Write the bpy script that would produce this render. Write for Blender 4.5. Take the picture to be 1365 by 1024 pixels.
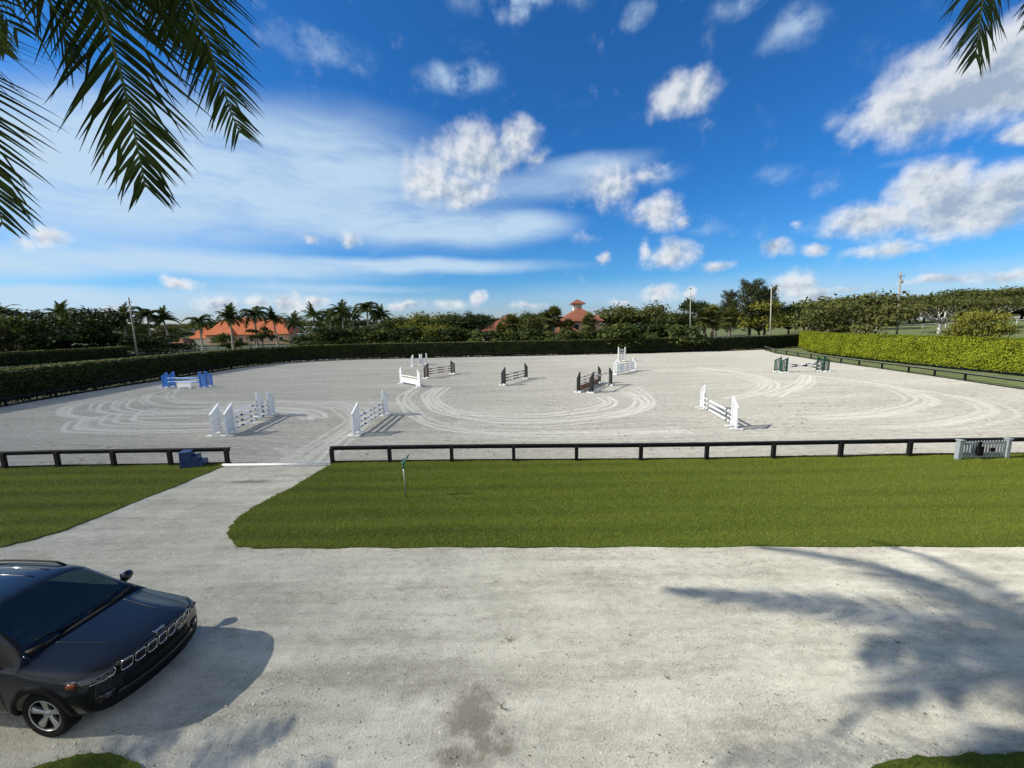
import bpy, bmesh, math, random
import numpy as np
from mathutils import Vector, Matrix, noise as mnoise
from mathutils.bvhtree import BVHTree

R = math.radians
S = bpy.context.scene
COL = S.collection
for _o in list(bpy.data.objects):
    bpy.data.objects.remove(_o)

# ------------------------------------------------------------------ camera
FPX, PITCH, ROLL, CAMH = 525.2, 0.1456, 0.01634, 5.417
PW, PH = 1365.0, 1024.0
_f = Vector((0, math.cos(PITCH), -math.sin(PITCH)))
_x = Vector((1, 0, 0))
_u = _x.cross(_f)
CX = _x * math.cos(ROLL) - _u * math.sin(ROLL)
CU = _x * math.sin(ROLL) + _u * math.cos(ROLL)
cam_d = bpy.data.cameras.new('camera')
cam = bpy.data.objects.new('camera', cam_d)
COL.objects.link(cam)
cam_d.sensor_fit = 'HORIZONTAL'
cam_d.sensor_width = 36.0
cam_d.lens = 36.0 * FPX / PW
cam_d.clip_start = 0.05
cam_d.clip_end = 9000
cam.matrix_world = Matrix(((CX.x, CU.x, -_f.x, 0), (CX.y, CU.y, -_f.y, 0), (CX.z, CU.z, -_f.z, CAMH), (0, 0, 0, 1)))
S.camera = cam

def ray(px, py):
    return _f + CX * ((px - PW / 2) / FPX) - CU * ((py - PH / 2) / FPX)
def G(px, py, z=0.0):
    d = ray(px, py)
    t = (z - CAMH) / d.z
    return Vector((d.x * t, d.y * t, z))
def at(px, py, Y):
    d = ray(px, py)
    t = Y / d.y
    return Vector((d.x * t, Y, CAMH + d.z * t))
def azel(px, py):
    d = ray(px, py).normalized()
    return math.atan2(d.x, d.y), math.asin(d.z)

# ------------------------------------------------------------------ exposure, sun
S.view_settings.view_transform = 'Standard'
S.view_settings.look = 'None'
S.view_settings.exposure = 0.3
S.view_settings.gamma = 1.0
S.view_settings.use_curve_mapping = False
SUN_EL, SUN_AZ = R(35), R(7)          # light travels towards +X, 7 degrees towards +Y
sun_dir = Vector((-math.cos(SUN_AZ) * math.cos(SUN_EL), -math.sin(SUN_AZ) * math.cos(SUN_EL), math.sin(SUN_EL)))
sl = bpy.data.lights.new('sun', 'SUN')
sl.energy = 5.0
sl.angle = R(0.53)
sl.color = (1.0, 0.935, 0.81)
so = bpy.data.objects.new('sun', sl)
COL.objects.link(so)
so.rotation_euler = (-sun_dir).to_track_quat('-Z', 'Y').to_euler()

# ------------------------------------------------------------------ world: sky with clouds placed by direction
world = bpy.data.worlds.new('World')
S.world = world
world.use_nodes = True
world.cycles.sampling_method = 'NONE'
S.cycles.max_bounces = 6
S.cycles.diffuse_bounces = 2
S.cycles.glossy_bounces = 2
S.cycles.transmission_bounces = 4
S.cycles.transparent_max_bounces = 8
S.cycles.use_adaptive_sampling = True
S.cycles.adaptive_threshold = 0.015
wt = world.node_tree
wt.nodes.clear()
class NT:
    def __init__(s, t): s.t = t
    def n(s, typ, **kw):
        nd = s.t.nodes.new(typ)
        for k, v in kw.items(): setattr(nd, k, v)
        return nd
    def set(s, sock, v):
        if isinstance(v, bpy.types.NodeSocket): s.t.links.new(v, sock)
        elif v is not None: sock.default_value = v
    def m(s, op, a, b=None, c=None, clamp=False):
        nd = s.n('ShaderNodeMath', operation=op, use_clamp=clamp)
        s.set(nd.inputs[0], a)
        if b is not None: s.set(nd.inputs[1], b)
        if c is not None: s.set(nd.inputs[2], c)
        return nd.outputs[0]
    def v(s, op, a, b=None, c=None, out=0):
        nd = s.n('ShaderNodeVectorMath', operation=op)
        s.set(nd.inputs[0], a)
        if b is not None: s.set(nd.inputs[1], b)
        if c is not None: s.set(nd.inputs[2], c)
        return nd.outputs['Value'] if op in ('LENGTH', 'DOT_PRODUCT', 'DISTANCE') else nd.outputs[0]
    def noise(s, vec, scale, detail=4, rough=0.5, col=False, lac=2.0, dist=0.0):
        nd = s.n('ShaderNodeTexNoise')
        s.set(nd.inputs['Vector'], vec)
        nd.inputs['Scale'].default_value = scale
        nd.inputs['Detail'].default_value = detail
        nd.inputs['Roughness'].default_value = rough
        nd.inputs['Lacunarity'].default_value = lac
        nd.inputs['Distortion'].default_value = dist
        return nd.outputs['Color'] if col else nd.outputs['Fac']
    def smooth(s, x, a, b, lo=0.0, hi=1.0):
        nd = s.n('ShaderNodeMapRange', interpolation_type='SMOOTHSTEP')
        s.set(nd.inputs[0], x); s.set(nd.inputs[1], a); s.set(nd.inputs[2], b)
        s.set(nd.inputs[3], lo); s.set(nd.inputs[4], hi)
        return nd.outputs[0]
    def mix(s, f, a, b, blend='MIX'):
        nd = s.n('ShaderNodeMix', data_type='RGBA', blend_type=blend)
        s.set(nd.inputs[0], f); s.set(nd.inputs[6], a); s.set(nd.inputs[7], b)
        return nd.outputs[2]
    def comb(s, x, y, z=0.0):
        nd = s.n('ShaderNodeCombineXYZ')
        s.set(nd.inputs[0], x); s.set(nd.inputs[1], y); s.set(nd.inputs[2], z)
        return nd.outputs[0]
    def sep(s, v):
        nd = s.n('ShaderNodeSeparateXYZ')
        s.set(nd.inputs[0], v)
        return nd.outputs

def rgb(r, g, b): return (r, g, b, 1.0)
def px_blob(px, py, rx, ry):
    a, e = azel(px, py)
    a1, e1 = azel(px + rx * .5, py); a0, e0 = azel(px - rx * .5, py)
    a3, e3 = azel(px, py - ry * .5); a2, e2 = azel(px, py + ry * .5)
    return a, e, math.hypot(a1 - a0, e1 - e0), math.hypot(a3 - a2, e3 - e2), math.atan2(e1 - e0, a1 - a0)

W = NT(wt)
CLOUDS = [  # photo position, radii, weight
 (572,238,50,44,1),(632,205,66,52,1),(688,192,30,40,.9),(620,252,55,30,.9),(712,214,18,14,.7),
 (808,252,50,36,.75),(862,232,34,26,.55),(878,286,42,30,1),(912,296,18,12,.7),(893,342,40,24,1),(856,336,15,24,.8),
 (955,357,28,11,.8),(808,344,17,10,.8),(778,316,26,13,.5),(912,124,54,38,.95),(935,108,22,20,.8),
 (1295,110,160,76,1.2),(1205,146,100,34,1.15),(1350,66,100,62,1.2),(1365,176,50,22,1),(1250,110,70,60,.9),
 (1232,256,74,46,1.25),(1292,272,130,44,1.3),(1165,288,80,32,1.15),(1345,256,80,46,1.2),(1188,326,34,13,.7),
 (1034,331,30,17,.9),(1086,330,22,10,.8),(1066,296,14,10,.6),(62,318,42,17,.9),(20,322,30,16,.7),(242,380,34,10,.9),(465,318,22,16,.8),(410,320,16,9,.7),
 (640,398,11,12,.96),(880,390,30,14,.96),(920,392,9,14,.96),(1058,382,34,26,1.08),(1085,395,36,12,.96),(1010,396,24,9,.84),
 (148,414,22,12,.96),(296,406,40,14,.96),(345,402,26,12,.96),(386,402,26,14,1.08),(420,404,24,12,.96),(540,406,50,8,.84),(600,404,30,9,.84),(700,406,34,7,.72),(830,402,26,8,.72),
 (1260,372,80,10,.72),(1345,368,70,12,.84),(1130,386,40,9,.72),(1180,330,60,8,.60)]
VEIL = [(330,235,260,90,.6),(120,180,160,70,.6),(600,310,170,22,.6),  # thin high cloud: position, radii, weight
 (230,250,320,110,.95),(60,230,260,130,.8),(470,230,210,90,.8),(560,300,220,40,.85),(690,300,90,22,.9),(720,250,130,26,.55),(790,222,90,20,.75),
 (250,352,420,24,.95),(560,354,240,13,1.0),(60,350,200,26,.8),(60,384,150,13,.8),(440,384,190,9,.6),(360,396,180,18,.5),
 (1200,215,30,6,.2),(330,180,200,60,.5),(900,395,500,30,.35),(120,402,300,26,.8),(420,405,260,16,.6),(1330,350,120,16,.3)]
WISP = [  # torn shreds
 (612,104,75,30,.95),(586,92,34,22,.7),(430,66,90,30,.6),(702,2,120,36,1.0),(1062,36,66,40,.75),(985,8,50,26,.7),(850,18,26,30,.5),(1140,150,60,30,.4),(1040,235,40,20,.4),(1180,330,60,14,.5),(1080,300,40,16,.4),(720,215,30,24,.6),(780,250,60,34,.5),(870,228,60,30,.6),(940,300,40,18,.5),(650,320,50,12,.5),(560,315,40,10,.5)]
tc = W.n('ShaderNodeTexCoord')
dx_, dy_, dz_ = W.sep(tc.outputs['Generated'])
az_ = W.m('ARCTAN2', dx_, dy_)
el_ = W.m('ARCSINE', dz_)
P0 = W.comb(az_, el_, 0.0)
# a curled edge: move the lookup by noise before testing the clouds
nz = W.noise(P0, 9.0, 7, .6, col=True)
P1 = W.v('MULTIPLY_ADD', W.v('SUBTRACT', nz, (0.5, 0.5, 0.5)), (.085, .062, 0), P0)
D = 0.0
Sh = 0.0
for (px, py, rx, ry, w_) in CLOUDS:
    a, e, ra, re, _r = px_blob(px, py, rx * 1.18, ry * 1.18)
    q = W.v('MULTIPLY_ADD', P1, (1 / ra, 1 / re, 0), (-a / ra, -e / re, 0))
    d = W.m('MULTIPLY_ADD', W.v('LENGTH', q), -w_, w_)
    D = W.m('MAXIMUM', D, d)
    Sh = W.m('MULTIPLY_ADD', W.m('MAXIMUM', d, 0.0), W.v('DOT_PRODUCT', q, (-.55, .8, 0)), Sh)
fb = W.noise(P0, 13.0, 8, .60)
fb2 = W.noise(W.v('ADD', P0, (-.012, .014, 0)), 13.0, 8, .60)
den = W.m('ADD', D, W.m('MULTIPLY_ADD', fb, 1.15, -.625))
cov = W.smooth(den, .02, .74)
cov = W.m('MAXIMUM', cov, W.m('MULTIPLY', W.smooth(dy_, -.05, -.5), W.smooth(fb, .32, .52, .45, .95)))  # added cloud behind the camera, unseen, to make the fill light less blue
lit = W.m('ADD', W.m('MULTIPLY_ADD', Sh, 1.05, .66), W.m('MULTIPLY', W.m('SUBTRACT', fb, fb2), 4.2), clamp=True)
lit = W.m('SUBTRACT', lit, W.m('MULTIPLY', W.smooth(den, .3, 1.1), .34), clamp=True)
# thin high cloud
st = W.v('MULTIPLY', P0, (3.2, 17.0, 1.0))
stn = W.noise(W.v('ADD', st, W.v('MULTIPLY', W.noise(P0, 4.0, 3, .5, col=True), (.9, 1.6, 0))), 1.1, 9, .60)
V = 0.0
P2 = W.v('MULTIPLY_ADD', W.v('SUBTRACT', W.noise(P0, 3.0, 4, .5, col=True), (0.5, 0.5, 0.5)), (.16, .05, 0), P0)
for (px, py, rx, ry, w_) in VEIL:
    a, e, ra, re, rt = px_blob(px, py, rx, ry)
    q = W.v('MULTIPLY_ADD', P2, (1 / ra, 1 / re, 0), (-a / ra, -e / re, 0))
    d = W.smooth(W.v('LENGTH', q), 1.15, .15, 0.0, w_)
    V = W.m('ADD', V, W.m('MULTIPLY', d, W.m('SUBTRACT', 1.0, V)))
Wp = 0.0
for (px, py, rx, ry, w_) in WISP:
    a, e, ra, re, rt = px_blob(px, py, rx, ry)
    q = W.v('MULTIPLY_ADD', P1, (1 / ra, 1 / re, 0), (-a / ra, -e / re, 0))
    Wp = W.m('MAXIMUM', Wp, W.smooth(W.v('LENGTH', q), 1.0, .05, 0.0, w_))
shred = W.m('MULTIPLY', Wp, W.smooth(W.m('MULTIPLY_ADD', stn, .35, W.m('MULTIPLY', fb, .65)), .40, .62))
veil = W.m('MULTIPLY', V, W.smooth(stn, .2, .6, .5, 1.15), clamp=True)
veil = W.m('MAXIMUM', veil, W.m('MULTIPLY', W.smooth(dy_, .1, -.5), W.smooth(stn, .3, .7, .25, .8)))  # unseen veil added behind the camera for the same neutral fill
wisps = W.m('MULTIPLY', W.smooth(W.noise(W.v('MULTIPLY', P0, (3.0, 6.0, 1)), 2.0, 8, .6), .60, .9), .22)
veil = W.m('MAXIMUM', W.m('MAXIMUM', veil, wisps), shred)
sky = W.n('ShaderNodeTexSky', sky_type='NISHITA')
sky.sun_disc = False
sky.sun_elevation = SUN_EL
sky.sun_rotation = math.atan2(sun_dir.x, sun_dir.y)
sky.air_density = 1.0
sky.dust_density = 0.4
sky.ozone_density = 2.2
hs = W.n('ShaderNodeHueSaturation')
hs.inputs['Saturation'].default_value = 1.0
W.set(hs.inputs['Color'], sky.outputs[0])
hi_ = W.mix(W.smooth(el_, -.02, .34), rgb(.34, .72, 1.08), rgb(.17, .64, 1.15))
hi_ = W.mix(W.smooth(el_, .12, .0), hi_, rgb(.62, .70, .98))
sky_c = W.mix(1.0, hs.outputs[0], hi_, 'MULTIPLY')
SKYK = 0.10
k = 1 / SKYK
veil_c = rgb(.44 * k, .58 * k, .72 * k)
c1 = W.mix(W.m('MULTIPLY', veil, .92), sky_c, veil_c)
cl_c = W.mix(lit, rgb(.30 * k, .375 * k, .48 * k), rgb(.70 * k, .72 * k, .735 * k))
c2 = W.mix(W.m('MULTIPLY', cov, .95), c1, cl_c)
below = W.smooth(dz_, -.02, 0.0)
c3 = W.mix(below, rgb(.10 * k, .12 * k, .12 * k), c2)
bg = W.n('ShaderNodeBackground')
W.set(bg.inputs[0], c3)
bg.inputs[1].default_value = SKYK
wo = W.n('ShaderNodeOutputWorld')
wt.links.new(bg.outputs[0], wo.inputs[0])

# ------------------------------------------------------------------ materials
def newmat(name):
    m = bpy.data.materials.new(name)
    m.use_nodes = True
    nt = NT(m.node_tree)
    b = m.node_tree.nodes['Principled BSDF']
    return m, nt, b
def simple(name, c, rough=.6, metal=0.0, var=.12, scale=6.0, bump=0.0, bscale=40., coat=0.0, spec=.5):
    m, n, b = newmat(name)
    t = n.n('ShaderNodeTexCoord').outputs['Object']
    f = n.noise(t, scale, 5, .6)
    lo = tuple(x * (1 - var) for x in c); hi = tuple(min(1, x * (1 + var)) for x in c)
    n.set(b.inputs['Base Color'], n.mix(n.smooth(f, .3, .7), rgb(*lo), rgb(*hi)))
    b.inputs['Roughness'].default_value = rough
    b.inputs['Metallic'].default_value = metal
    b.inputs['Specular IOR Level'].default_value = spec
    if coat:
        b.inputs['Coat Weight'].default_value = coat
        b.inputs['Coat Roughness'].default_value = .03
    if bump:
        bp = n.n('ShaderNodeBump'); bp.inputs['Strength'].default_value = bump; bp.inputs['Distance'].default_value = .02
        n.set(bp.inputs['Height'], n.noise(t, bscale, 6, .65)); n.set(b.inputs['Normal'], bp.outputs[0])
    return m
def leafmat(name, c, var=.35, trans=.3, scale=.6, yellow=0.0, rough=.75, vs=(1, 1, 1), mown=False):
    m, n, b = newmat(name)
    geo = n.n('ShaderNodeNewGeometry')
    oi = n.n('ShaderNodeObjectInfo')
    pos = geo.outputs['Position']
    f = n.noise(n.v('MULTIPLY', pos, vs), scale, 4, .6)
    f2 = n.m('MULTIPLY_ADD', geo.outputs['Random Per Island'], .7, n.m('MULTIPLY', oi.outputs['Random'], .3))
    h = n.m('MULTIPLY_ADD', f2, .55, n.m('MULTIPLY', f, .45))
    lo = tuple(x * (1 - var) for x in c)
    hi = (c[0] * (1 + var) + yellow * .5 * c[1], c[1] * (1 + var), c[2] * (1 + var * .6))
    if mown:
        h = n.m('MULTIPLY_ADD', f2, .40, n.m('MULTIPLY', f, .60))
    if mown:      # mowing passes run along the rail, with a few worn, straw coloured patches
        yy = n.sep(pos)[1]; xx = n.sep(pos)[0]
        st_ = n.m('SINE', n.m('MULTIPLY_ADD', n.noise(n.v('MULTIPLY', pos, (.08, .5, 1)), 1.0, 3, .5), 5.0, n.m('MULTIPLY', yy, 6.6)))
        h = n.m('ADD', h, n.m('MULTIPLY', st_, .10))
        h = n.m('ADD', h, n.m('MULTIPLY_ADD', n.smooth(xx, -16, 18), .24, -.07))  # paler towards the right: the sun's front-lit side put into the blade colour
    col = n.mix(n.smooth(h, .22, .74), rgb(*lo), rgb(*hi))
    if mown:
        dry = n.m('MULTIPLY', n.smooth(n.noise(n.v('MULTIPLY', pos, (.5, 1.3, 1)), .9, 5, .65), .56, .76), .38)
        col = n.mix(dry, col, rgb(.17, .150, .045))
    n.set(b.inputs['Base Color'], col)
    b.inputs['Roughness'].default_value = rough
    b.inputs['Specular IOR Level'].default_value = .14
    tr = n.n('ShaderNodeBsdfTranslucent')
    n.set(tr.inputs[0], n.mix(1.0, col, rgb(1.25, 1.25, .6), 'MULTIPLY'))
    mx = n.n('ShaderNodeMixShader'); mx.inputs[0].default_value = trans
    m.node_tree.links.new(b.outputs[0], mx.inputs[1]); m.node_tree.links.new(tr.outputs[0], mx.inputs[2])
    m.node_tree.links.new(mx.outputs[0], m.node_tree.nodes['Material Output'].inputs[0])
    return m

M = {}
def groundmat(name, kind):
    m, n, b = newmat(name)
    pos = n.n('ShaderNodeNewGeometry').outputs['Position']
    b.inputs['Roughness'].default_value = .95
    b.inputs['Specular IOR Level'].default_value = .15
    b.inputs['Diffuse Roughness'].default_value = 1.0
    bp = n.n('ShaderNodeBump')
    at_ = n.n('ShaderNodeAttribute'); at_.attribute_name = 'mark'
    mk = at_.outputs['Fac']
    if kind == 'arena':
        big = n.noise(n.v('MULTIPLY', pos, (.05, .25, 1)), 1.0, 4, .55)
        fine = n.noise(n.v('MULTIPLY', pos, (2.2, 5.5, 1)), 1.0, 8, .75)
        grain = n.noise(pos, 14.0, 5, .7)
        v = n.m('ADD', n.m('MULTIPLY_ADD', fine, .6, n.m('MULTIPLY', grain, .5)), n.m('MULTIPLY', big, .25))
        rake = n.noise(n.v('MULTIPLY', n.v('MULTIPLY_ADD', n.noise(pos, .09, 2, .5, col=True), (6.0, 5.0, 0), pos), (.16, 3.4, 1)), 1.0, 4, .6)
        v = n.m('MULTIPLY_ADD', n.m('SUBTRACT', rake, .5), .34, v)
        hoof = n.n('ShaderNodeTexVoronoi'); hoof.inputs['Scale'].default_value = 2.6; hoof.inputs['Randomness'].default_value = 1.0
        n.set(hoof.inputs['Vector'], n.v('MULTIPLY_ADD', n.noise(pos, 5., 3, .6, col=True), (.2, .2, 0), pos))
        pit = n.m('MULTIPLY', n.smooth(hoof.outputs['Distance'], .26, .10), n.smooth(n.noise(pos, .22, 4, .6), .42, .62))
        v = n.m('MULTIPLY_ADD', pit, -.22, v)
        col = n.mix(n.smooth(v, .42, .92), rgb(.26, .25, .215), rgb(.58, .56, .495))
        col = n.mix(n.m('MULTIPLY', n.smooth(mk, .08, .95), n.smooth(fine, .3, .62, .45, .95)), col, rgb(.66, .645, .595))
        n.set(b.inputs['Base Color'], col)
        hgt = n.m('ADD', n.m('MULTIPLY', fine, .9), n.m('MULTIPLY', grain, .55))
        hgt = n.m('MULTIPLY_ADD', mk, -.10, n.m('MULTIPLY_ADD', pit, -.6, n.m('MULTIPLY_ADD', rake, .5, hgt)))
        bp.inputs['Strength'].default_value = 1.0; bp.inputs['Distance'].default_value = .11
    elif kind == 'yard':
        wrp = n.v('MULTIPLY_ADD', n.noise(pos, .5, 3, .5, col=True), (1.2, .5, 0), pos)
        band = n.noise(n.v('MULTIPLY', wrp, (.18, 1.5, 1)), 1.0, 6, .6)
        blot = n.noise(pos, .8, 6, .62)
        fine = n.noise(n.v('MULTIPLY', pos, (4.0, 7.0, 1)), 1.0, 8, .72)
        grain = n.noise(pos, 32.0, 5, .7)
        streak = n.noise(n.v('MULTIPLY', wrp, (.10, 4.5, 1)), 1.0, 5, .65)
        yy = n.sep(pos)[1]
        far_ = n.smooth(yy, 5.6, 8.0)
        band = n.m('ADD', n.m('MULTIPLY', band, n.m('SUBTRACT', 1.0, n.m('MULTIPLY', far_, .45))), n.m('MULTIPLY', n.m('MULTIPLY', streak, far_), .45))
        grit = n.noise(pos, 75.0, 4, .8)
        v = n.m('ADD', n.m('MULTIPLY_ADD', band, .60, n.m('MULTIPLY', blot, .35)), n.m('MULTIPLY_ADD', fine, .42, n.m('MULTIPLY_ADD', grain, .42, n.m('MULTIPLY_ADD', grit, .40, -.31))))
        col = n.mix(n.smooth(v, .54, .99), rgb(.295, .282, .228), rgb(.645, .625, .535))
        # tyre tread prints: short cross bars in two pairs of narrow lanes
        wx = n.sep(wrp)
        tw = n.n('ShaderNodeTexWave', wave_type='BANDS', bands_direction='X'); tw.inputs['Scale'].default_value = 4.2; tw.inputs['Distortion'].default_value = 1.2; tw.inputs['Detail'].default_value = 1
        n.set(tw.inputs['Vector'], n.comb(n.m('ADD', wx[0], n.m('MULTIPLY', wx[1], .6)), wx[1], 0.0))
        lanes = 0.0
        for y0 in (8.25, 7.0, 6.45, 5.05, 4.0):
            lanes = n.m('MAXIMUM', lanes, n.smooth(n.m('ABSOLUTE', n.m('SUBTRACT', n.m('MULTIPLY_ADD', wx[0], -.012 * (y0 - 6.5), wx[1]), y0 + .35)), .20, .06))
        tread = n.m('MULTIPLY', n.m('MULTIPLY', lanes, tw.outputs['Fac']), n.smooth(n.noise(pos, .35, 3, .6), .46, .60))
        rut = n.m('MULTIPLY', lanes, n.smooth(n.noise(n.v('MULTIPLY', pos, (.25, 1, 1)), 1.0, 4, .6), .35, .62))
        col = n.mix(n.m('MULTIPLY', rut, .38), col, rgb(.60, .585, .51))
        col = n.mix(n.m('MULTIPLY', tread, .04), col, rgb(.26, .25, .21))
        peb = n.n('ShaderNodeTexVoronoi'); peb.inputs['Scale'].default_value = 13.0
        n.set(peb.inputs['Vector'], n.v('MULTIPLY_ADD', n.noise(pos, 9., 3, .5, col=True), (.06, .06, 0), pos))
        pv = n.m('MULTIPLY', n.smooth(peb.outputs['Distance'], .16, .05), n.smooth(n.noise(pos, 1.7, 3, .6), .5, .66))
        col = n.mix(n.m('MULTIPLY', pv, .55), col, rgb(.16, .145, .12))
        wet = n.smooth(n.m('ADD', mk, n.m('MULTIPLY_ADD', n.noise(pos, 2.6, 8, .72), 2.0, -1.05)), .25, .95)
        col = n.mix(n.m('MULTIPLY', wet, .72), col, rgb(.15, .135, .10))
        n.set(b.inputs['Base Color'], col)
        hgt = n.m('ADD', n.m('MULTIPLY', fine, .7), n.m('MULTIPLY_ADD', grain, .55, n.m('MULTIPLY_ADD', n.m('MULTIPLY_ADD', tread, .15, rut), -.22, n.m('MULTIPLY_ADD', grit, .22, n.m('MULTIPLY', blot, .5)))))
        bp.inputs['Strength'].default_value = .9; bp.inputs['Distance'].default_value = .06
    else:
        big = n.noise(n.v('MULTIPLY', pos, (.12, .9, 1)), 1.0, 4, .55)
        fine = n.noise(pos, 16.0 if kind == 'lawn' else 1.4, 6, .75)
        v = n.m('MULTIPLY_ADD', big, .5, n.m('MULTIPLY', fine, .6))
        if kind == 'lawn': a, c = rgb(.050, .075, .010), rgb(.105, .140, .022)
        else: a, c = rgb(.060, .078, .030), rgb(.13, .150, .066)
        n.set(b.inputs['Base Color'], n.mix(n.smooth(v, .35, .75), a, c))
        hgt = fine
        bp.inputs['Strength'].default_value = .8; bp.inputs['Distance'].default_value = .05
    n.set(bp.inputs['Height'], hgt)
    n.set(b.inputs['Normal'], bp.outputs[0])
    return m
M['arena'] = groundmat('arena_sand', 'arena')
M['yard'] = groundmat('crushed_shell', 'yard')
M['lawn'] = groundmat('lawn_soil', 'lawn')
M['field'] = groundmat('field_grass', 'field')
M['blade'] = leafmat('grass_blades', (.118, .160, .024), .42, .30, 1.6, .40, .6, (.12, 1.5, 1), True)
M['white'] = simple('white_paint', (.76, .77, .77), .45, var=.06)
M['whitew'] = simple('weathered_white_paint', (.66, .68, .70), .55, var=.1)
M['black'] = simple('black_paint', (.012, .012, .012), .5, var=.3)
M['rail'] = simple('black_creosote_timber', (.0065, .006, .006), .8, var=.5, scale=3, bump=.3, spec=.25)
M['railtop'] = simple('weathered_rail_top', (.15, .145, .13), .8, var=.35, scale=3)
M['blue'] = simple('royal_blue_paint', (.030, .150, .50), .45, var=.18)
M['lblue'] = simple('pale_blue_paint', (.14, .34, .66), .45, var=.15)
M['dblue'] = simple('navy_plastic', (.006, .030, .105), .5, var=.2)
M['green'] = simple('dark_green_paint', (.012, .085, .05), .4, var=.15)
M['brown'] = simple('brown_paint', (.115, .042, .022), .5, var=.2)
M['dbrown'] = simple('dark_brown_paint', (.028, .016, .012), .5, var=.2)
M['cream'] = simple('cream_paint', (.66, .58, .47), .5, var=.1)
M['tan'] = simple('stained_box_timber', (.20, .085, .036), .6, var=.25)
M['greyw'] = simple('grey_painted_timber', (.26, .29, .30), .55, var=.12)
M['galv'] = simple('galvanised_pipe', (.30, .33, .29), .45, .6, var=.15)
M['sprk'] = simple('green_sprinkler_plastic', (.03, .14, .10), .4, var=.15)
M['pole'] = simple('grey_timber_pole', (.26, .235, .20), .8, var=.2, scale=2)
M['lpole'] = simple('pale_concrete_pole', (.36, .35, .31), .7, var=.1, scale=2)
M['trunk'] = simple('grey_bark', (.16, .135, .105), .9, var=.35, scale=4, bump=.5, bscale=12)
M['dtrunk'] = simple('dark_bark', (.07, .055, .042), .9, var=.35, scale=4, bump=.5, bscale=12)
M['wtrunk'] = simple('bleached_bark', (.55, .53, .47), .85, var=.15, scale=3)
M['ptrunk'] = simple('palm_trunk', (.33, .30, .25), .85, var=.2, scale=5, bump=.4, bscale=9)
M['shaft'] = simple('palm_crownshaft', (.10, .17, .05), .5, var=.2)
M['rachis'] = simple('frond_stalk', (.10, .13, .035), .5, var=.25)
M['frond'] = leafmat('palm_frond_leaflets', (.036, .060, .016), .5, .30, 2.0, .2, .5)
M['farfrond'] = leafmat('far_palm_fronds', (.048, .076, .022), .45, .25, .4, .3)
M['fanfrond'] = leafmat('fan_palm_fronds', (.085, .105, .03), .4, .25, .4, .4)
M['leafd'] = leafmat('dark_leaves', (.030, .050, .015), .45, .2, .35, .2)
M['leafm'] = leafmat('mid_leaves', (.062, .090, .025), .4, .25, .35, .3)
M['leafy'] = leafmat('yellowish_leaves', (.135, .155, .030), .4, .28, .35, .4)
M['leafo'] = leafmat('olive_leaves', (.078, .092, .030), .4, .25, .35, .3)
M['pine'] = leafmat('feathery_needles', (.055, .070, .030), .4, .2, .35, .2)
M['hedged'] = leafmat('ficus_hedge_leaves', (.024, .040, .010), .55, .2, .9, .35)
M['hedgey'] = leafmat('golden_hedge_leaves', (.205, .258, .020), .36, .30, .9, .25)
M['hedget'] = leafmat('sunlit_hedge_top_leaves', (.115, .125, .050), .35, .15, .9, .2)  # clipped top leaves, paler: sunlight on the hedge top put into the colour
M['hcore'] = simple('hedge_inner_twigs', (.012, .017, .006), .9, var=.4, scale=3)
M['roofo'] = simple('orange_roof_tiles', (.40, .115, .05), .8, var=.15, scale=.6)
M['roofr'] = simple('terracotta_roof_tiles', (.27, .095, .060), .8, var=.18, scale=.6)
M['stucco'] = simple('peach_stucco', (.52, .33, .23), .85, var=.08, scale=.5)
M['stuccow'] = simple('cream_stucco', (.60, .57, .48), .85, var=.08, scale=.5)
M['window'] = simple('dark_window_glass', (.02, .025, .03), .08, var=.1)
M['tyre'] = simple('tyre_rubber', (.007, .007, .007), .8, var=.2, spec=.15)
M['alloy'] = simple('silver_alloy', (.42, .43, .42), .3, .8, var=.05)
M['chrome'] = simple('chrome', (.75, .75, .74), .12, 1.0, var=.02)
M['cladding'] = simple('black_textured_plastic', (.005, .005, .0055), .6, var=.15, spec=.12)
M['gloss'] = simple('gloss_black_plastic', (.006, .006, .007), .12, var=.1)
M['amber'] = simple('amber_lens', (.20, .045, .012), .2, var=.1)
M['lens'] = simple('clear_lamp_lens', (.030, .032, .034), .08, .2, var=.3, scale=25, coat=1)
M['seat'] = simple('dark_cloth', (.012, .012, .014), .8, var=.2)
def paint(name, c):
    m, n, b = newmat(name)
    t = n.n('ShaderNodeTexCoord').outputs['Object']
    f = n.noise(t, 900., 2, .5)
    n.set(b.inputs['Base Color'], n.mix(f, rgb(*[x * .75 for x in c]), rgb(*[x * 1.25 for x in c])))
    b.inputs['Metallic'].default_value = 0.0
    b.inputs['Roughness'].default_value = .30
    b.inputs['Specular IOR Level'].default_value = .05
    b.inputs['Coat Weight'].default_value = .8
    b.inputs['Coat Roughness'].default_value = .03
    return m
M['paint'] = paint('slate_blue_metallic_paint', (.0078, .0088, .0112))
M['wpaint'] = paint('white_car_paint', (.65, .66, .66))
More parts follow.
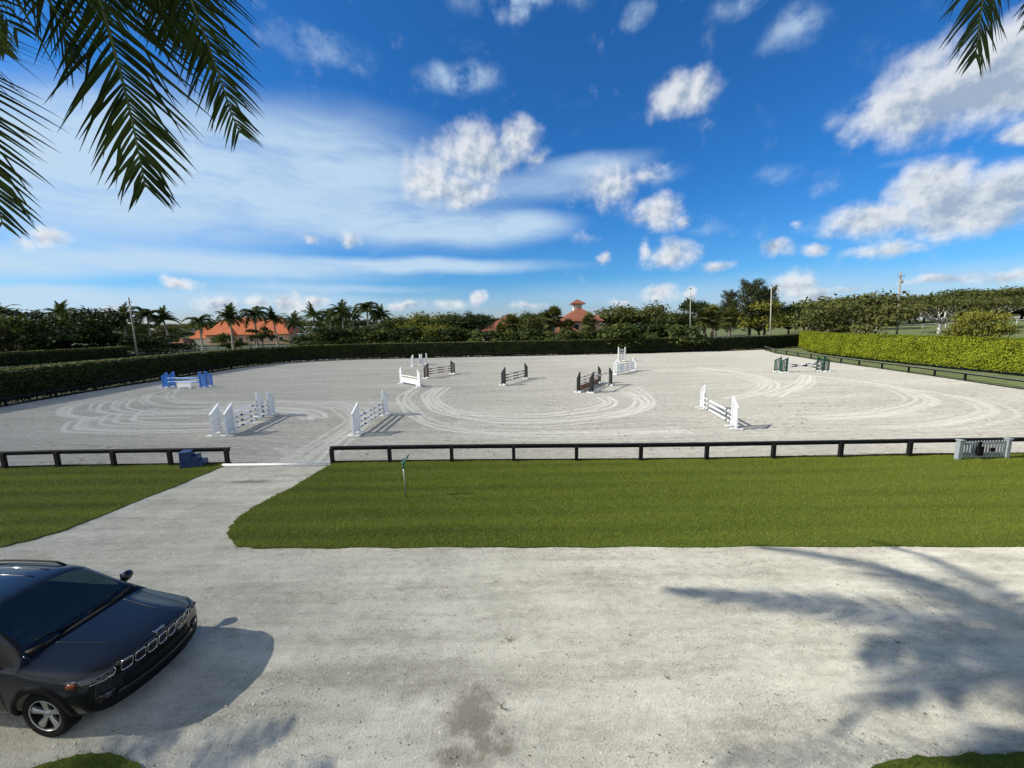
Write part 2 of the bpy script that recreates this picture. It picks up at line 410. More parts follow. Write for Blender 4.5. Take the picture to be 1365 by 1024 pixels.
def glassmat():
    m, n, b = newmat('tinted_car_glass')
    b.inputs['Base Color'].default_value = rgb(.010, .016, .016)
    b.inputs['Roughness'].default_value = .03
    b.inputs['Specular IOR Level'].default_value = .5
    b.inputs['Coat Weight'].default_value = .2
    tr = n.n('ShaderNodeBsdfTransparent'); tr.inputs[0].default_value = rgb(.55, .68, .62)
    gl = n.n('ShaderNodeBsdfGlossy'); gl.inputs['Roughness'].default_value = .02; gl.inputs[0].default_value = rgb(.95, .92, .82)
    lw = n.n('ShaderNodeLayerWeight'); lw.inputs[0].default_value = .35
    m0 = n.n('ShaderNodeMixShader'); n.set(m0.inputs[0], n.m('MULTIPLY_ADD', lw.outputs['Fresnel'], .6, .03, clamp=True))
    m.node_tree.links.new(b.outputs[0], m0.inputs[1]); m.node_tree.links.new(gl.outputs[0], m0.inputs[2])
    mx = n.n('ShaderNodeMixShader'); mx.inputs[0].default_value = .6
    m.node_tree.links.new(tr.outputs[0], mx.inputs[1]); m.node_tree.links.new(m0.outputs[0], mx.inputs[2])
    m.node_tree.links.new(mx.outputs[0], m.node_tree.nodes['Material Output'].inputs[0])
    return m
M['glass'] = glassmat()

# ------------------------------------------------------------------ mesh helpers
def tag(o, label=None, cat=None, group=None, kind=None):
    if label: o['label'] = label
    if cat: o['category'] = cat
    if group: o['group'] = group
    if kind: o['kind'] = kind
    return o
def link(name, me, parent=None):
    o = bpy.data.objects.new(name, me)
    COL.objects.link(o)
    if parent: o.parent = parent
    return o
def empty(name, loc=(0, 0, 0), rz=0.0, label=None, cat=None, group=None):
    o = bpy.data.objects.new(name, None)
    COL.objects.link(o)
    o.empty_display_size = .2
    o.location = loc
    o.rotation_euler = (0, 0, rz)
    return tag(o, label, cat, group)
def copy_tree(o, parent=None):
    c = o.copy()
    COL.objects.link(c)
    c.parent = parent
    for ch in list(o.children): copy_tree(ch, c)
    return c
def npmesh(name, V_, F_, mats, smooth=False, midx=None):
    """V_ (n,3), F_ (m,k) with constant k"""
    me = bpy.data.meshes.new(name)
    V_ = np.asarray(V_, np.float32); F_ = np.asarray(F_, np.int32)
    kk = F_.shape[1]
    me.vertices.add(len(V_)); me.vertices.foreach_set('co', V_.ravel())
    me.loops.add(F_.size); me.loops.foreach_set('vertex_index', F_.ravel())
    me.polygons.add(len(F_))
    me.polygons.foreach_set('loop_start', np.arange(0, F_.size, kk, dtype=np.int32))
    me.polygons.foreach_set('loop_total', np.full(len(F_), kk, np.int32))
    for m in (mats if isinstance(mats, (list, tuple)) else [mats]): me.materials.append(m)
    if midx is not None: me.polygons.foreach_set('material_index', np.asarray(midx, np.int32))
    me.update(calc_edges=True)
    if smooth: me.polygons.foreach_set('use_smooth', np.ones(len(F_), bool))
    return me
class MB:
    def __init__(s): s.v = []; s.f = []; s.mi = []; s.sm = []
    def add(s, vs, fs, mi=0, sm=False):
        b = len(s.v)
        s.v += [tuple(v) for v in vs]
        for f in fs: s.f.append(tuple(i + b for i in f)); s.mi.append(mi); s.sm.append(sm)
        return s
    def hexa(s, p, mi=0):       # 8 corners: bottom 0-3, top 4-7
        return s.add(p, [(3, 2, 1, 0), (4, 5, 6, 7), (0, 1, 5, 4), (1, 2, 6, 5), (2, 3, 7, 6), (3, 0, 4, 7)], mi)
    def box(s, c, d, mi=0, rz=0.0, bev=0.0):
        x, y, z = d[0] / 2, d[1] / 2, d[2] / 2
        ca, sa = math.cos(rz), math.sin(rz)
        if bev <= 0:
            q = [(-x, -y, -z), (x, -y, -z), (x, y, -z), (-x, y, -z), (-x, -y, z), (x, -y, z), (x, y, z), (-x, y, z)]
            return s.hexa([(c[0] + a * ca - b * sa, c[1] + a * sa + b * ca, c[2] + e) for a, b, e in q], mi)
        rings = []
        for zz, i in ((-z, bev), (-z + bev, 0), (z - bev, 0), (z, bev)):
            X, Y = x - i, y - i; k_ = bev * .7
            rings.append([(-X + k_, -Y), (X - k_, -Y), (X, -Y + k_), (X, Y - k_), (X - k_, Y), (-X + k_, Y), (-X, Y - k_), (-X, -Y + k_)])
        vs = []; fs = []
        for zz, rg in zip((-z, -z + bev, z - bev, z), rings):
            vs += [(c[0] + a * ca - b * sa, c[1] + a * sa + b * ca, c[2] + zz) for a, b in rg]
        for r_ in range(3):
            for i in range(8): fs.append((r_ * 8 + i, r_ * 8 + (i + 1) % 8, r_ * 8 + 8 + (i + 1) % 8, r_ * 8 + 8 + i))
        fs += [tuple(range(7, -1, -1)), tuple(range(24, 32))]
        return s.add(vs, fs, mi)
    def bar(s, a, b, w, h, mi=0, up=(0, 0, 1)):   # rectangular bar from a to b
        a, b = Vector(a), Vector(b)
        d = (b - a).normalized(); sd = d.cross(Vector(up))
        if sd.length < 1e-4: sd = d.cross(Vector((0, 1, 0)))
        sd.normalize(); up2 = sd.cross(d)
        q = []
        for p in (a, b):
            q.append([p + sd * w / 2 * i + up2 * h / 2 * j for i, j in ((-1, -1), (1, -1), (1, 1), (-1, 1))])
        vs = q[0] + q[1]
        return s.add(vs, [(3, 2, 1, 0), (4, 5, 6, 7), (0, 1, 5, 4), (1, 2, 6, 5), (2, 3, 7, 6), (3, 0, 4, 7)], mi)
    def tube(s, pts, rad, n=8, mi=0, sm=True, caps=True):
        pts = [Vector(p) for p in pts]
        rad = rad if isinstance(rad, (list, tuple)) else [rad] * len(pts)
        vs = []; prev = None
        for i, p in enumerate(pts):
            d = (pts[min(i + 1, len(pts) - 1)] - pts[max(i - 1, 0)]).normalized()
            if prev is None:
                a = d.orthogonal().normalized()
            else:
                a = (prev - d * prev.dot(d)); a = a.normalized() if a.length > 1e-5 else d.orthogonal().normalized()
            prev = a; b = d.cross(a)
            for j in range(n):
                t = 2 * math.pi * j / n
                vs.append(p + (a * math.cos(t) + b * math.sin(t)) * rad[i])
        fs = []
        for i in range(len(pts) - 1):
            for j in range(n): fs.append((i * n + j, i * n + (j + 1) % n, (i + 1) * n + (j + 1) % n, (i + 1) * n + j))
        s.add(vs, fs, mi, sm)
        if caps:
            b = len(s.v) - len(vs)
            s.f += [tuple(b + j for j in range(n - 1, -1, -1)), tuple(b + (len(pts) - 1) * n + j for j in range(n))]
            s.mi += [mi, mi]; s.sm += [False, False]
        return s
    def lathe(s, prof, n=24, mi=0, axis='z', c=(0, 0, 0)):   # prof: (radius, along)
        vs = []; fs = []
        for r_, z in prof:
            for j in range(n):
                t = 2 * math.pi * j / n
                if axis == 'z': vs.append((c[0] + r_ * math.cos(t), c[1] + r_ * math.sin(t), c[2] + z))
                else: vs.append((c[0] + r_ * math.cos(t), c[1] + z, c[2] + r_ * math.sin(t)))
        for i in range(len(prof) - 1):
            for j in range(n): fs.append((i * n + j, i * n + (j + 1) % n, (i + 1) * n + (j + 1) % n, (i + 1) * n + j))
        return s.add(vs, fs, mi, True)
    def mesh(s, name, mats):
        me = bpy.data.meshes.new(name)
        me.from_pydata(s.v, [], s.f)
        for m in (mats if isinstance(mats, (list, tuple)) else [mats]): me.materials.append(m)
        me.polygons.foreach_set('material_index', s.mi)
        me.polygons.foreach_set('use_smooth', s.sm)
        me.update()
        return me
    def build(s, name, mats, parent=None): return link(name, s.mesh(name, mats), parent)

rng = np.random.default_rng(7)
random.seed(7)

def leaf_quads(P, Nrm, size, spread=.8, aspect=.55, rg=None):
    """diamond leaves at points P, facing roughly Nrm; returns V,F"""
    rg = rg or rng
    n = len(P)
    nr = Nrm + rg.normal(0, spread, (n, 3)); nr /= np.linalg.norm(nr, axis=1, keepdims=True) + 1e-9
    t = rg.normal(0, 1, (n, 3)); t -= nr * (t * nr).sum(1, keepdims=True); t /= np.linalg.norm(t, axis=1, keepdims=True) + 1e-9
    b = np.cross(nr, t)
    sz = (size * rg.uniform(.6, 1.35, (n, 1)))
    V_ = np.stack([P - t * sz * .5, P + b * sz * aspect * .5 + nr * sz * .08, P + t * sz * .5, P - b * sz * aspect * .5 + nr * sz * .08], 1).reshape(-1, 3)
    F_ = np.arange(4 * n).reshape(n, 4)
    return V_, F_

# ------------------------------------------------------------------ ground
def sstep(x, a, b):
    t = np.clip((x - a) / (b - a), 0, 1); return t * t * (3 - 2 * t)
def terr(x, y):
    """the land rises a little towards the far right"""
    return 4.7 * sstep(np.asarray(x) * 1.0 + np.asarray(y) * .25, 85, 260) * sstep(np.asarray(x), 40, 120)
def grid_mesh(name, xs, ys, zf, mat, smooth=True):
    X, Y = np.meshgrid(xs, ys)
    V_ = np.stack([X, Y, zf(X, Y)], -1).reshape(-1, 3)
    nx, ny = len(xs), len(ys)
    i = np.arange((ny - 1) * nx).reshape(ny - 1, nx)[:, :-1].ravel()
    F_ = np.stack([i, i + 1, i + nx + 1, i + nx], 1)
    return npmesh(name, V_, F_, mat, smooth), V_
g1 = np.concatenate([-np.geomspace(5000, 120, 14), np.linspace(-100, 100, 41), np.geomspace(110, 5000, 40)])
g2 = np.concatenate([-np.geomspace(600, 30, 8), np.linspace(-20, 120, 36), np.geomspace(130, 5500, 30)])
def zg(X, Y):
    inn = sstep(-np.maximum(np.abs(X) - 30, np.abs(Y - 40) - 60), -12, 2)
    return terr(X, Y) - .06
me, _ = grid_mesh('field', g1, g2, zg, M['field'])
tag(link('ground', me), kind='structure')

# arena sand with the curved drag marks of the harrow
def Z1(x, y): return (x / 2.967, y / 2.967 + 460)
def Z2(x, y): return (x / 2.967 + 440, y / 2.967 + 460)
def Z3(x, y): return (x / 2.814 + 880, y / 2.814 + 460)
TR = []
for tx, ty in ((228,264),(246,262),(270,262),(352,246),(386,248),(440,240),(462,242),(500,236),(556,216),(580,212),(655,202),(682,198)):
    TR.append(([Z1(*p) for p in ((tx+70,ty-30),(tx+18,ty-17),(tx,ty),(tx+14,ty+14),(tx+55,ty+24),(tx+150,ty+29),(tx+300,ty+27),(tx+480,ty+22))], .16, .8))
for tx, ty in ((247,328),(300,320),(332,316),(395,303),(452,294),(525,288)):
    TR.append(([Z1(*p) for p in ((tx+95,ty-36),(tx+30,ty-24),(tx,ty),(tx+22,ty+13),(tx+80,ty+19),(tx+250,ty+19),(tx+560,ty+14))], .16, .85))
for l, w_, a_ in (
  ((Z1(560,262),Z1(700,258),Z1(1000,262),Z1(1130,268),Z1(1200,278),Z1(1222,292)), .18, .8),
  ((Z1(820,250),Z1(1050,252),Z1(1180,258),Z1(1240,272),Z1(1262,290)), .2, .9),
  ((Z1(700,226),Z1(1000,228),Z1(1200,232),Z1(1320,246),Z1(1365,268),Z1(1390,300),Z1(1340,340),Z1(1220,410),Z1(1100,480)), .28, .75),
  ((Z1(1000,222),Z1(1250,226),Z1(1380,240),Z1(1435,275),Z1(1420,320),Z1(1330,390),Z1(1240,470)), .25, .7),
  ((Z1(700,132),Z1(800,140),Z1(1000,130),Z1(1300,115)), .2, .4),((Z1(1050,160),Z1(1365,148),Z1(1600,140)), .2, .4),
  ((Z2(0,222),Z2(120,226),Z2(290,230)), .2, .6),((Z2(0,210),Z2(100,200),Z2(260,185)), .2, .4),
  ((Z2(350,165),Z2(302,195),Z2(290,215),Z2(308,245),Z2(340,275),Z2(380,302),Z2(470,326),Z2(600,342),Z2(800,348),Z2(1100,345),Z2(1400,334)), .2, .7),
  ((Z2(365,168),Z2(318,200),Z2(312,220),Z2(335,252),Z2(375,280),Z2(450,305),Z2(600,322),Z2(900,325),Z2(1200,310)), .16, .55),
  ((Z2(430,165),Z2(395,190),Z2(388,210),Z2(408,240),Z2(450,262),Z2(550,285),Z2(700,298),Z2(900,295),Z2(1100,276),Z2(1200,255),Z2(1232,230),Z2(1215,205),Z2(1160,188)), .2, .75),
  ((Z2(455,168),Z2(412,195),Z2(408,215),Z2(430,240),Z2(500,262),Z2(650,275),Z2(800,276),Z2(950,266),Z2(1070,246),Z2(1108,225),Z2(1080,205)), .2, .75),
  ((Z2(480,170),Z2(440,198),Z2(450,225),Z2(530,248),Z2(680,255),Z2(860,250),Z2(1000,232),Z2(1060,212)), .18, .45),
  ((Z2(1200,168),Z2(1255,200),Z2(1266,225),Z2(1225,260),Z2(1050,296),Z2(800,316),Z2(500,306)), .18, .6),
  ((Z2(480,180),Z2(700,172),Z2(960,160)), .2, .4),((Z2(0,130),Z2(300,118),Z2(700,104)), .2, .4),
  ((Z2(500,355),Z2(900,368),Z2(1400,360)), .2, .4),((Z2(-180,400),Z2(-120,430),Z2(-170,470)), .3, .5),
  ((Z3(140,85),Z3(300,104),Z3(380,124),Z3(418,148),Z3(380,176),Z3(250,200)), .2, .6),
  ((Z3(120,95),Z3(280,114),Z3(360,134),Z3(390,155),Z3(350,180)), .2, .5),
  ((Z3(545,112),Z3(530,140),Z3(480,165),Z3(420,192)), .2, .6),((Z3(560,118),Z3(545,148),Z3(500,175)), .2, .5),
  ((Z3(0,200),Z3(200,210),Z3(500,205),Z3(800,190)), .25, .4),((Z3(0,330),Z3(400,325),Z3(900,315),Z3(1365,320)), .25, .4)):
    TR.append((list(l), w_, a_))
for tx, ty in ((1338,262),(1262,250),(1244,248),(1222,246),(1190,244),(1040,216),(1018,214),(992,212),(955,206),(915,205)):
    TR.append(([Z3(*p) for p in ((tx-420,ty+62),(tx-200,ty+50),(tx-70,ty+28),(tx,ty),(tx-25,ty-26),(tx-110,ty-52),(tx-260,ty-78),(tx-440,ty-98))], .16, .5))
def catmull(pts, k_=8):
    pts = [np.asarray(p, float) for p in pts]; out = []
    for i in range(len(pts) - 1):
        p0 = pts[max(i - 1, 0)]; p1 = pts[i]; p2 = pts[i + 1]; p3 = pts[min(i + 2, len(pts) - 1)]
        for t in np.arange(k_) / k_:
            out.append(.5 * (2 * p1 + (p2 - p0) * t + (2 * p0 - 5 * p1 + 4 * p2 - p3) * t * t + (3 * p1 - p0 - 3 * p2 + p3) * t ** 3))
    out.append(pts[-1])
    return np.array(out)
AX0, AX1, AY0, AY1 = -39.6, 52.0, 15.5, 78.5
GR = .10
xs = np.arange(AX0, AX1, GR); ys = np.arange(AY0, AY1, GR)
mark = np.zeros((len(ys), len(xs)), np.float32)
YY, XX = np.meshgrid(ys, xs, indexing='ij')
for pts, w_, a_ in TR:
  g0 = catmull([tuple(G(*p))[:2] for p in pts])
  tn = np.gradient(g0, axis=0); tn /= np.linalg.norm(tn, axis=1, keepdims=True) + 1e-9
  for of_ in ((0.0,) if w_ <= .161 else ((-.42, 0.0, .42) if w_ >= .2 else (-.2, .3))):
    g_ = g0 + np.stack([tn[:, 1], -tn[:, 0]], 1) * (of_ + .06 * np.sin(np.arange(len(g0)) * .35 + of_ * 9)[:, None])
    am = a_ * random.uniform(.7, 1.1)
    for (x0, y0), (x1, y1) in zip(g_[:-1], g_[1:]):
        pad = .25
        i0 = int(max(0, (min(x0, x1) - pad - AX0) / GR)); i1 = int(min(len(xs), (max(x0, x1) + pad - AX0) / GR + 2))
        j0 = int(max(0, (min(y0, y1) - pad - AY0) / GR)); j1 = int(min(len(ys), (max(y0, y1) + pad - AY0) / GR + 2))
        if i1 <= i0 or j1 <= j0: continue
        X_ = XX[j0:j1, i0:i1]; Y_ = YY[j0:j1, i0:i1]
        dx, dy = x1 - x0, y1 - y0; L2 = dx * dx + dy * dy + 1e-9
        t = np.clip(((X_ - x0) * dx + (Y_ - y0) * dy) / L2, 0, 1)
        dist = np.hypot(X_ - x0 - t * dx, Y_ - y0 - t * dy)
        mark[j0:j1, i0:i1] = np.maximum(mark[j0:j1, i0:i1], am * (1 - sstep(dist, .09, .20)))
zr = rng.normal(0, .006, XX.shape) - mark * .012 + .02 * np.sin(XX * .35 + np.sin(YY * .22) * 2) * np.sin(YY * .31)
me, _ = grid_mesh('arena_sand', xs, ys, lambda X, Y: zr - .008, M['arena'])
atr = me.attributes.new('mark', 'FLOAT', 'POINT'); atr.data.foreach_set('value', mark.ravel())
tag(link('arena_sand', me), kind='structure')

# crushed shell yard and the path to the gate, one sheet
xs = np.concatenate([np.arange(-40, -14, .5), np.arange(-14, 16, .1), np.arange(16, 44, .5)]); ys = np.concatenate([np.arange(-12, 2.5, .5), np.arange(2.5, 15.45, .1), [15.45]])
YY, XX = np.meshgrid(ys, xs, indexing='ij')
mark = np.zeros(XX.shape, np.float32)
def stain(px, py, rx, ry, a_):
    c = G(px, py)
    d = np.hypot((XX - c.x) / rx, (YY - c.y) / ry)
    np.maximum(mark, a_ * (1 - sstep(d, .1, 1.0)), out=mark)
for s_ in ((625,950,.85,.75,1.0),(660,992,.62,.5,.95),(615,1014,.75,.35,.9),(335,642,1.6,.30,.95),(380,634,1.1,.28,.6),(560,752,1.7,.5,.42),(610,795,1.6,.4,.35),(400,805,1.2,.3,.35),(1180,970,.9,.4,.4),(1000,980,1.1,.35,.3),(430,760,1.6,.25,.3),(900,745,2.4,.2,.3),(1250,960,.8,.4,.5)): stain(*s_)
zr = rng.normal(0, .0035, XX.shape)
me, _ = grid_mesh('yard', xs, ys, lambda X, Y: zr + .012 * np.sin(X * .8 + 1.3 * np.sin(Y)) * np.sin(Y * 1.1), M['yard'])
atr = me.attributes.new('mark', 'FLOAT', 'POINT'); atr.data.foreach_set('value', mark.ravel())
tag(link('shell_yard', me), kind='structure')

# lawns: raised sheets with real blades
def poly_sheet(name, pts, z, thick, mat):
    mb = MB(); n = len(pts)
    mb.add([(x, y, z) for x, y in pts] + [(x, y, z - thick) for x, y in pts], [tuple(range(n))] + [(i, i + n, (i + 1) % n + n, (i + 1) % n) for i in range(n)])
    me = mb.mesh(name, mat)
    bm = bmesh.new(); bm.from_mesh(me); bmesh.ops.recalc_face_normals(bm, faces=bm.faces[:]); bm.to_mesh(me); bm.free()
    return tag(link(name, me), kind='structure')
def inside(px_, py_, poly):
    c = np.zeros(len(px_), bool); n = len(poly); j = n - 1
    for i in range(n):
        xi, yi = poly[i]; xj, yj = poly[j]
        c ^= ((yi > py_) != (yj > py_)) & (px_ < (xj - xi) * (py_ - yi) / (yj - yi + 1e-12) + xi); j = i
    return c
def blades(name, poly, z, dens, h, w):
    a = np.array(poly); x0, y0 = a.min(0); x1, y1 = a.max(0)
    n = int((x1 - x0) * (y1 - y0) * dens)
    x = rng.uniform(x0, x1, n); y = rng.uniform(y0, y1, n)
    x = x + rng.normal(0, .02, n); k_ = inside(x, y, poly); x, y = x[k_], y[k_]; n = len(x)
    jt = np.where(rng.uniform(0, 1, n) < .06, .09, .03); x = x + rng.normal(0, 1, n) * jt; y = y + rng.normal(0, 1, n) * jt
    an = rng.uniform(0, 2 * np.pi, n); hh = h * rng.uniform(.5, 1.3, n); ww = w * rng.uniform(.7, 1.3, n)
    ln = rng.normal(0, .55, (n, 2)) * hh[:, None]
    c, s = np.cos(an) * ww / 2, np.sin(an) * ww / 2
    zz = np.full(n, z)
    V_ = np.stack([np.stack([x - c, y - s, zz], 1), np.stack([x + c, y + s, zz], 1), np.stack([x + ln[:, 0], y + ln[:, 1], zz + hh], 1)], 1).reshape(-1, 3)
    return npmesh(name, V_, np.arange(3 * n).reshape(n, 3), M['blade'])
def wob(pts, k_=6, amp=.06):
    c = catmull(pts, k_)
    return [(float(x + random.uniform(-amp, amp)), float(y + random.uniform(-amp, amp))) for x, y in c]
gp = lambda *p: [tuple(G(*q))[:2] for q in p]
lawn_r = wob(gp((441,620),(420,632),(390,650),(355,668),(330,682),(308,702),(304,716),(318,728),(350,731),(500,731),(700,730),(1000,729.5),(1365,729)), 6, .035) + [(26, 8.6), (40, 8.4), (40, 15.08)] + [(33, 15.1), (25.9, 15.12), (18.4, 15.18), (13.05, 15.19), (7.71, 15.18), (2.54, 15.30), (-2.49, 15.45), (-7.3, 15.48)]
lawn_l = [(-30, 15.58), (-20.7, 15.5), (-13.97, 15.55), (-11.75, 15.6)] + wob(gp((298,622),(262,637),(215,656),(170,674),(130,690),(70,712),(0,730)), 6, .035) + [(-17, 8.6), (-30, 8.3)]
lawn_b = wob([(-6.9, 3.9), (-6.4, 4.12), (-6.05, 4.24), (-5.7, 4.36), (-5.35, 4.38), (-4.95, 4.3), (-4.6, 4.14), (-4.2, 3.85)], 5, .02) + [(-4.2, 3.0), (-7, 3.0)]
lawn_c = wob([(4.0, 3.9), (4.5, 4.14), (5.1, 4.18), (5.8, 4.2), (6.6, 4.22), (7.6, 4.2)], 5, .03) + [(9, 3), (4.2, 3)]
for nm, pl, dn in (('lawn', lawn_r, 620), ('lawn', lawn_l, 560), ('verge', lawn_b, 1800), ('verge', lawn_c, 1800)):
    poly_sheet(nm, pl, .03, .1, M['lawn'])
    tag(link('grass', blades('grass', pl, .028, dn * (2.2 if dn < 1000 else 1), .050 if dn < 1000 else .05, .012 if dn < 1000 else .007)), kind='stuff')
# grass strip between the right rail and the bright hedge
RAILR = [(50.2,78.2),(49.0,76.0),(46.2,69.0),(43.7,57.5),(42.0,47.5),(41.0,40.5),(40.0,34.5),(39.0,29.5),(37.6,23.5),(36.3,18.5),(35.6,15.15)]
strip = [(x + .25, y) for x, y in RAILR] + [(60, 14.0), (75, 14), (75, 84), (52, 84)]
poly_sheet('verge', strip, .03, .1, M['field'])

# ------------------------------------------------------------------ arena rails
def dense(pts, step):
    out = []
    for (a, b) in zip(pts[:-1], pts[1:]):
        a = Vector(a); b = Vector(b); n = max(1, int(round((b - a).length / step)))
        for i in range(n): out.append(a.lerp(b, i / n))
    out.append(Vector(pts[-1])); return out
def rail_run(name, posts, label, h=.69, group=None, z=0.0, ends=True, rail_h=.105):
    """posts: list of (x,y); one fence with a top beam, a flat weathered cap and square posts"""
    root = empty(name, (posts[0][0], posts[0][1], z), 0, label, 'fence', group)
    o = Vector((posts[0][0], posts[0][1], 0))
    P = [Vector((x, y, 0)) - o for x, y in posts]
    beam, cap, kick = MB(), MB(), MB()
    for i, (a, b) in enumerate(zip(P[:-1], P[1:])):
        e = (b - a).normalized() * .075
        a2 = a - e if i == 0 else a; b2 = b + e if i == len(P) - 2 else b
        up = Vector((0, 0, h - .04 - rail_h / 2))
        beam.bar(a2 + up, b2 + up, .06, rail_h)
        up = Vector((0, 0, h - .018))
        cap.bar(a2 + up, b2 + up, .17, .035)
        kick.bar(a2 + Vector((0, 0, .02)), b2 + Vector((0, 0, .02)), .035, .12)
    beam.build('rail', M['rail'], root); cap.build('cap_board', M['railcap'], root); kick.build('kickboard', M['rail'], root)
    pm = MB().box((0, 0, (h - .045) / 2 - .1), (.13, .13, h - .045 + .2)).mesh('post', M['rail'])
    for i, p in enumerate(P):
        d = (P[min(i + 1, len(P) - 1)] - P[max(i - 1, 0)]).normalized()
        off = Vector((d.y, -d.x, 0)) * .098
        q = link('post', pm, root); q.location = p + off; q.rotation_euler = (0, 0, math.atan2(d.y, d.x) + random.uniform(-.02, .02))
    return root
M['railcap'] = simple('rail_cap_board', (.009, .0088, .0085), .8, var=.5, scale=3, spec=.2)
pr = [tuple(G(*p))[:2] for p in ((445,617),(521,616),(603,615),(685,614.5),(768,614),(853,613.5),(940,612.5),(1028,611),(1117,609.5),(1208,608))]
pr += [(18.4, 15.2), (20.9, 15.18), (23.4, 15.16), (25.9, 15.14), (28.4, 15.13), (30.9, 15.12), (33.4, 15.12), (35.55, 15.1)]
rail_run('arena_rail', pr, 'long low black front rail right of the gate gap, dividing lawn from sand')
pl = [tuple(G(*p))[:2] for p in ((306,618.5),(231,620),(156,621),(82,622),(11.5,624))] + [(-23.1, 15.6), (-25.5, 15.6), (-28, 15.6)]
rail_run('arena_rail', pl[::-1], 'short low black front rail left of the gate gap, ending beside the blue mounting block')
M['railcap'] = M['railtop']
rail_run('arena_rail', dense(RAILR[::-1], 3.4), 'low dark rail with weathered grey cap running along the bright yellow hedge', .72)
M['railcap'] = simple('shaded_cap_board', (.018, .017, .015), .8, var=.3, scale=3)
HB = [(-39.6,14),(-39.6,22),(-39.4,29.5),(-40.4,37),(-40.9,45),(-40.7,56),(-40.0,62),(-37.5,66.2),(-32.9,69.2),(-27,70.9),(-18,71.7),(-6,72.3),(6,72.8),(18,73.7),(31,75.2),(42,77.2),(50.5,79.6),(57,82),(64,86)]
def off(pts, d):
    out = []
    for i, p in enumerate(pts):
        a = Vector(pts[max(i - 1, 0)]); b = Vector(pts[min(i + 1, len(pts) - 1)])
        t = (b - a).normalized(); out.append((p[0] + t.y * d, p[1] - t.x * d))
    return out
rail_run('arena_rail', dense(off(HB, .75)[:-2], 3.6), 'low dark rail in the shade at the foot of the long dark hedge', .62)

# ------------------------------------------------------------------ hedges
def hedge(name, path, h, w, mat, dens, size, label, base=.25, rag=.10, topm=None):
    root = empty(name, (path[0][0], path[0][1], 0), 0, label, 'hedge')
    o = np.array([path[0][0], path[0][1], 0.0])
    pts = np.array(path, float); seg = np.diff(pts, axis=0); L = np.hypot(seg[:, 0], seg[:, 1]); cum = np.concatenate([[0], np.cumsum(L)])
    def place(s, lat, z):
        i = np.clip(np.searchsorted(cum, s, 'right') - 1, 0, len(L) - 1)
        t = (s - cum[i]) / L[i]; d = seg[i] / L[i][:, None]
        p = pts[i] + seg[i] * t[:, None]
        nx, ny = d[:, 1], -d[:, 0]
        return np.stack([p[:, 0] + nx * lat, p[:, 1] + ny * lat, z], 1), np.stack([nx, ny], 1)
    T = cum[-1]
    Ps, Ns = [], []; topP = None
    for face, area in (('f', h), ('b', h * .45), ('t', w)):
        n = int(T * area * dens)
        s = rng.uniform(0, T, n)
        if face == 't':
            lat = rng.uniform(-w / 2, w / 2, n)
            P, nn = place(s, lat, h + rng.normal(0, rag * .25, n)); N = np.tile([0, 0, 1.], (n, 1)); topP = P; continue
        else:
            sg = 1 if face == 'f' else -1
            z = base + (h - base) * rng.uniform(0, 1, n)
            lump = np.array([mnoise.noise(Vector((a * .55, b * .8, 3.1))) for a, b in zip(s, z)]) * rag * 1.6
            lat = sg * (w / 2 + lump - np.abs(rng.normal(0, rag * .7, n)))
            lat -= sg * .25 * (1 - sstep(z, base, base + .5)) * (1 if base > .1 else 0)
            zz = z
            P, nn = place(s, lat, zz); N = np.stack([nn[:, 0] * sg, nn[:, 1] * sg, np.full(n, .35)], 1)
        Ps.append(P); Ns.append(N)
    # end faces
    for s_ in (0.02, T - .02):
        n = int(w * h * dens)
        P, nn = place(np.full(n, s_), rng.uniform(-w / 2, w / 2, n), base + (h - base) * rng.uniform(0, 1, n))
        d = (seg[0] / L[0]) * (-1) if s_ < 1 else seg[-1] / L[-1]
        Ps.append(P + np.append(d, 0) * rng.normal(.05, .06, (n, 1))); Ns.append(np.tile([d[0], d[1], .2], (n, 1)))
    V_, F_ = leaf_quads(np.concatenate(Ps) - o, np.concatenate(Ns), size, .55)
    link('foliage', npmesh('foliage', V_, F_, mat), root)
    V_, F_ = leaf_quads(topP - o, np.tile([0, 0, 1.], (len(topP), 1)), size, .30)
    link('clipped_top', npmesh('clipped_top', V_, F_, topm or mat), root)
    # inner twigs: a rough core well inside the leaves
    cb = MB(); ss = np.linspace(0, T, int(T / 1.2) + 2)
    ins = .12 + rag * 2.2; ring = [(-w / 2 + ins + .06, base + .12), (-w / 2 + ins, h * .5), (-w / 2 + ins + .1, h - .14 - rag), (w / 2 - ins - .1, h - .14 - rag), (w / 2 - ins, h * .5), (w / 2 - ins - .06, base + .12)]
    vs = []
    for s_ in ss:
        for lat, z in ring:
            P, _n = place(np.array([s_]), lat + random.uniform(-.05, .05), np.array([z])); vs.append(P[0] - o)
    fs = [(i * 6 + j, i * 6 + (j + 1) % 6, (i + 1) * 6 + (j + 1) % 6, (i + 1) * 6 + j) for i in range(len(ss) - 1) for j in range(6)]
    fs += [tuple(range(5, -1, -1)), tuple((len(ss) - 1) * 6 + j for j in range(6))]
    cb.add(vs, fs)
    st = np.arange(.4, T, 1.1)
    for s_ in st:
        P, _n = place(np.array([s_]), random.uniform(-.3, .3), np.array([0.0])); p = Vector(P[0] - o)
        cb.tube([p + Vector((0, 0, -.1)), p + Vector((random.uniform(-.1, .1), random.uniform(-.1, .1), base + .4))], [.05, .035], 5)
    cb.build('inner_twigs', M['hcore'], root)
    return root
hp = HB
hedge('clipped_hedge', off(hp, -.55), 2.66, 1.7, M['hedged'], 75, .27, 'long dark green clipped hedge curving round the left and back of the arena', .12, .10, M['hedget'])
HY = [(58.5,78.5),(53.5,70),(50.6,62),(49.6,56),(48.6,48),(48.2,40),(47.6,32),(47.0,24),(46.4,16)]
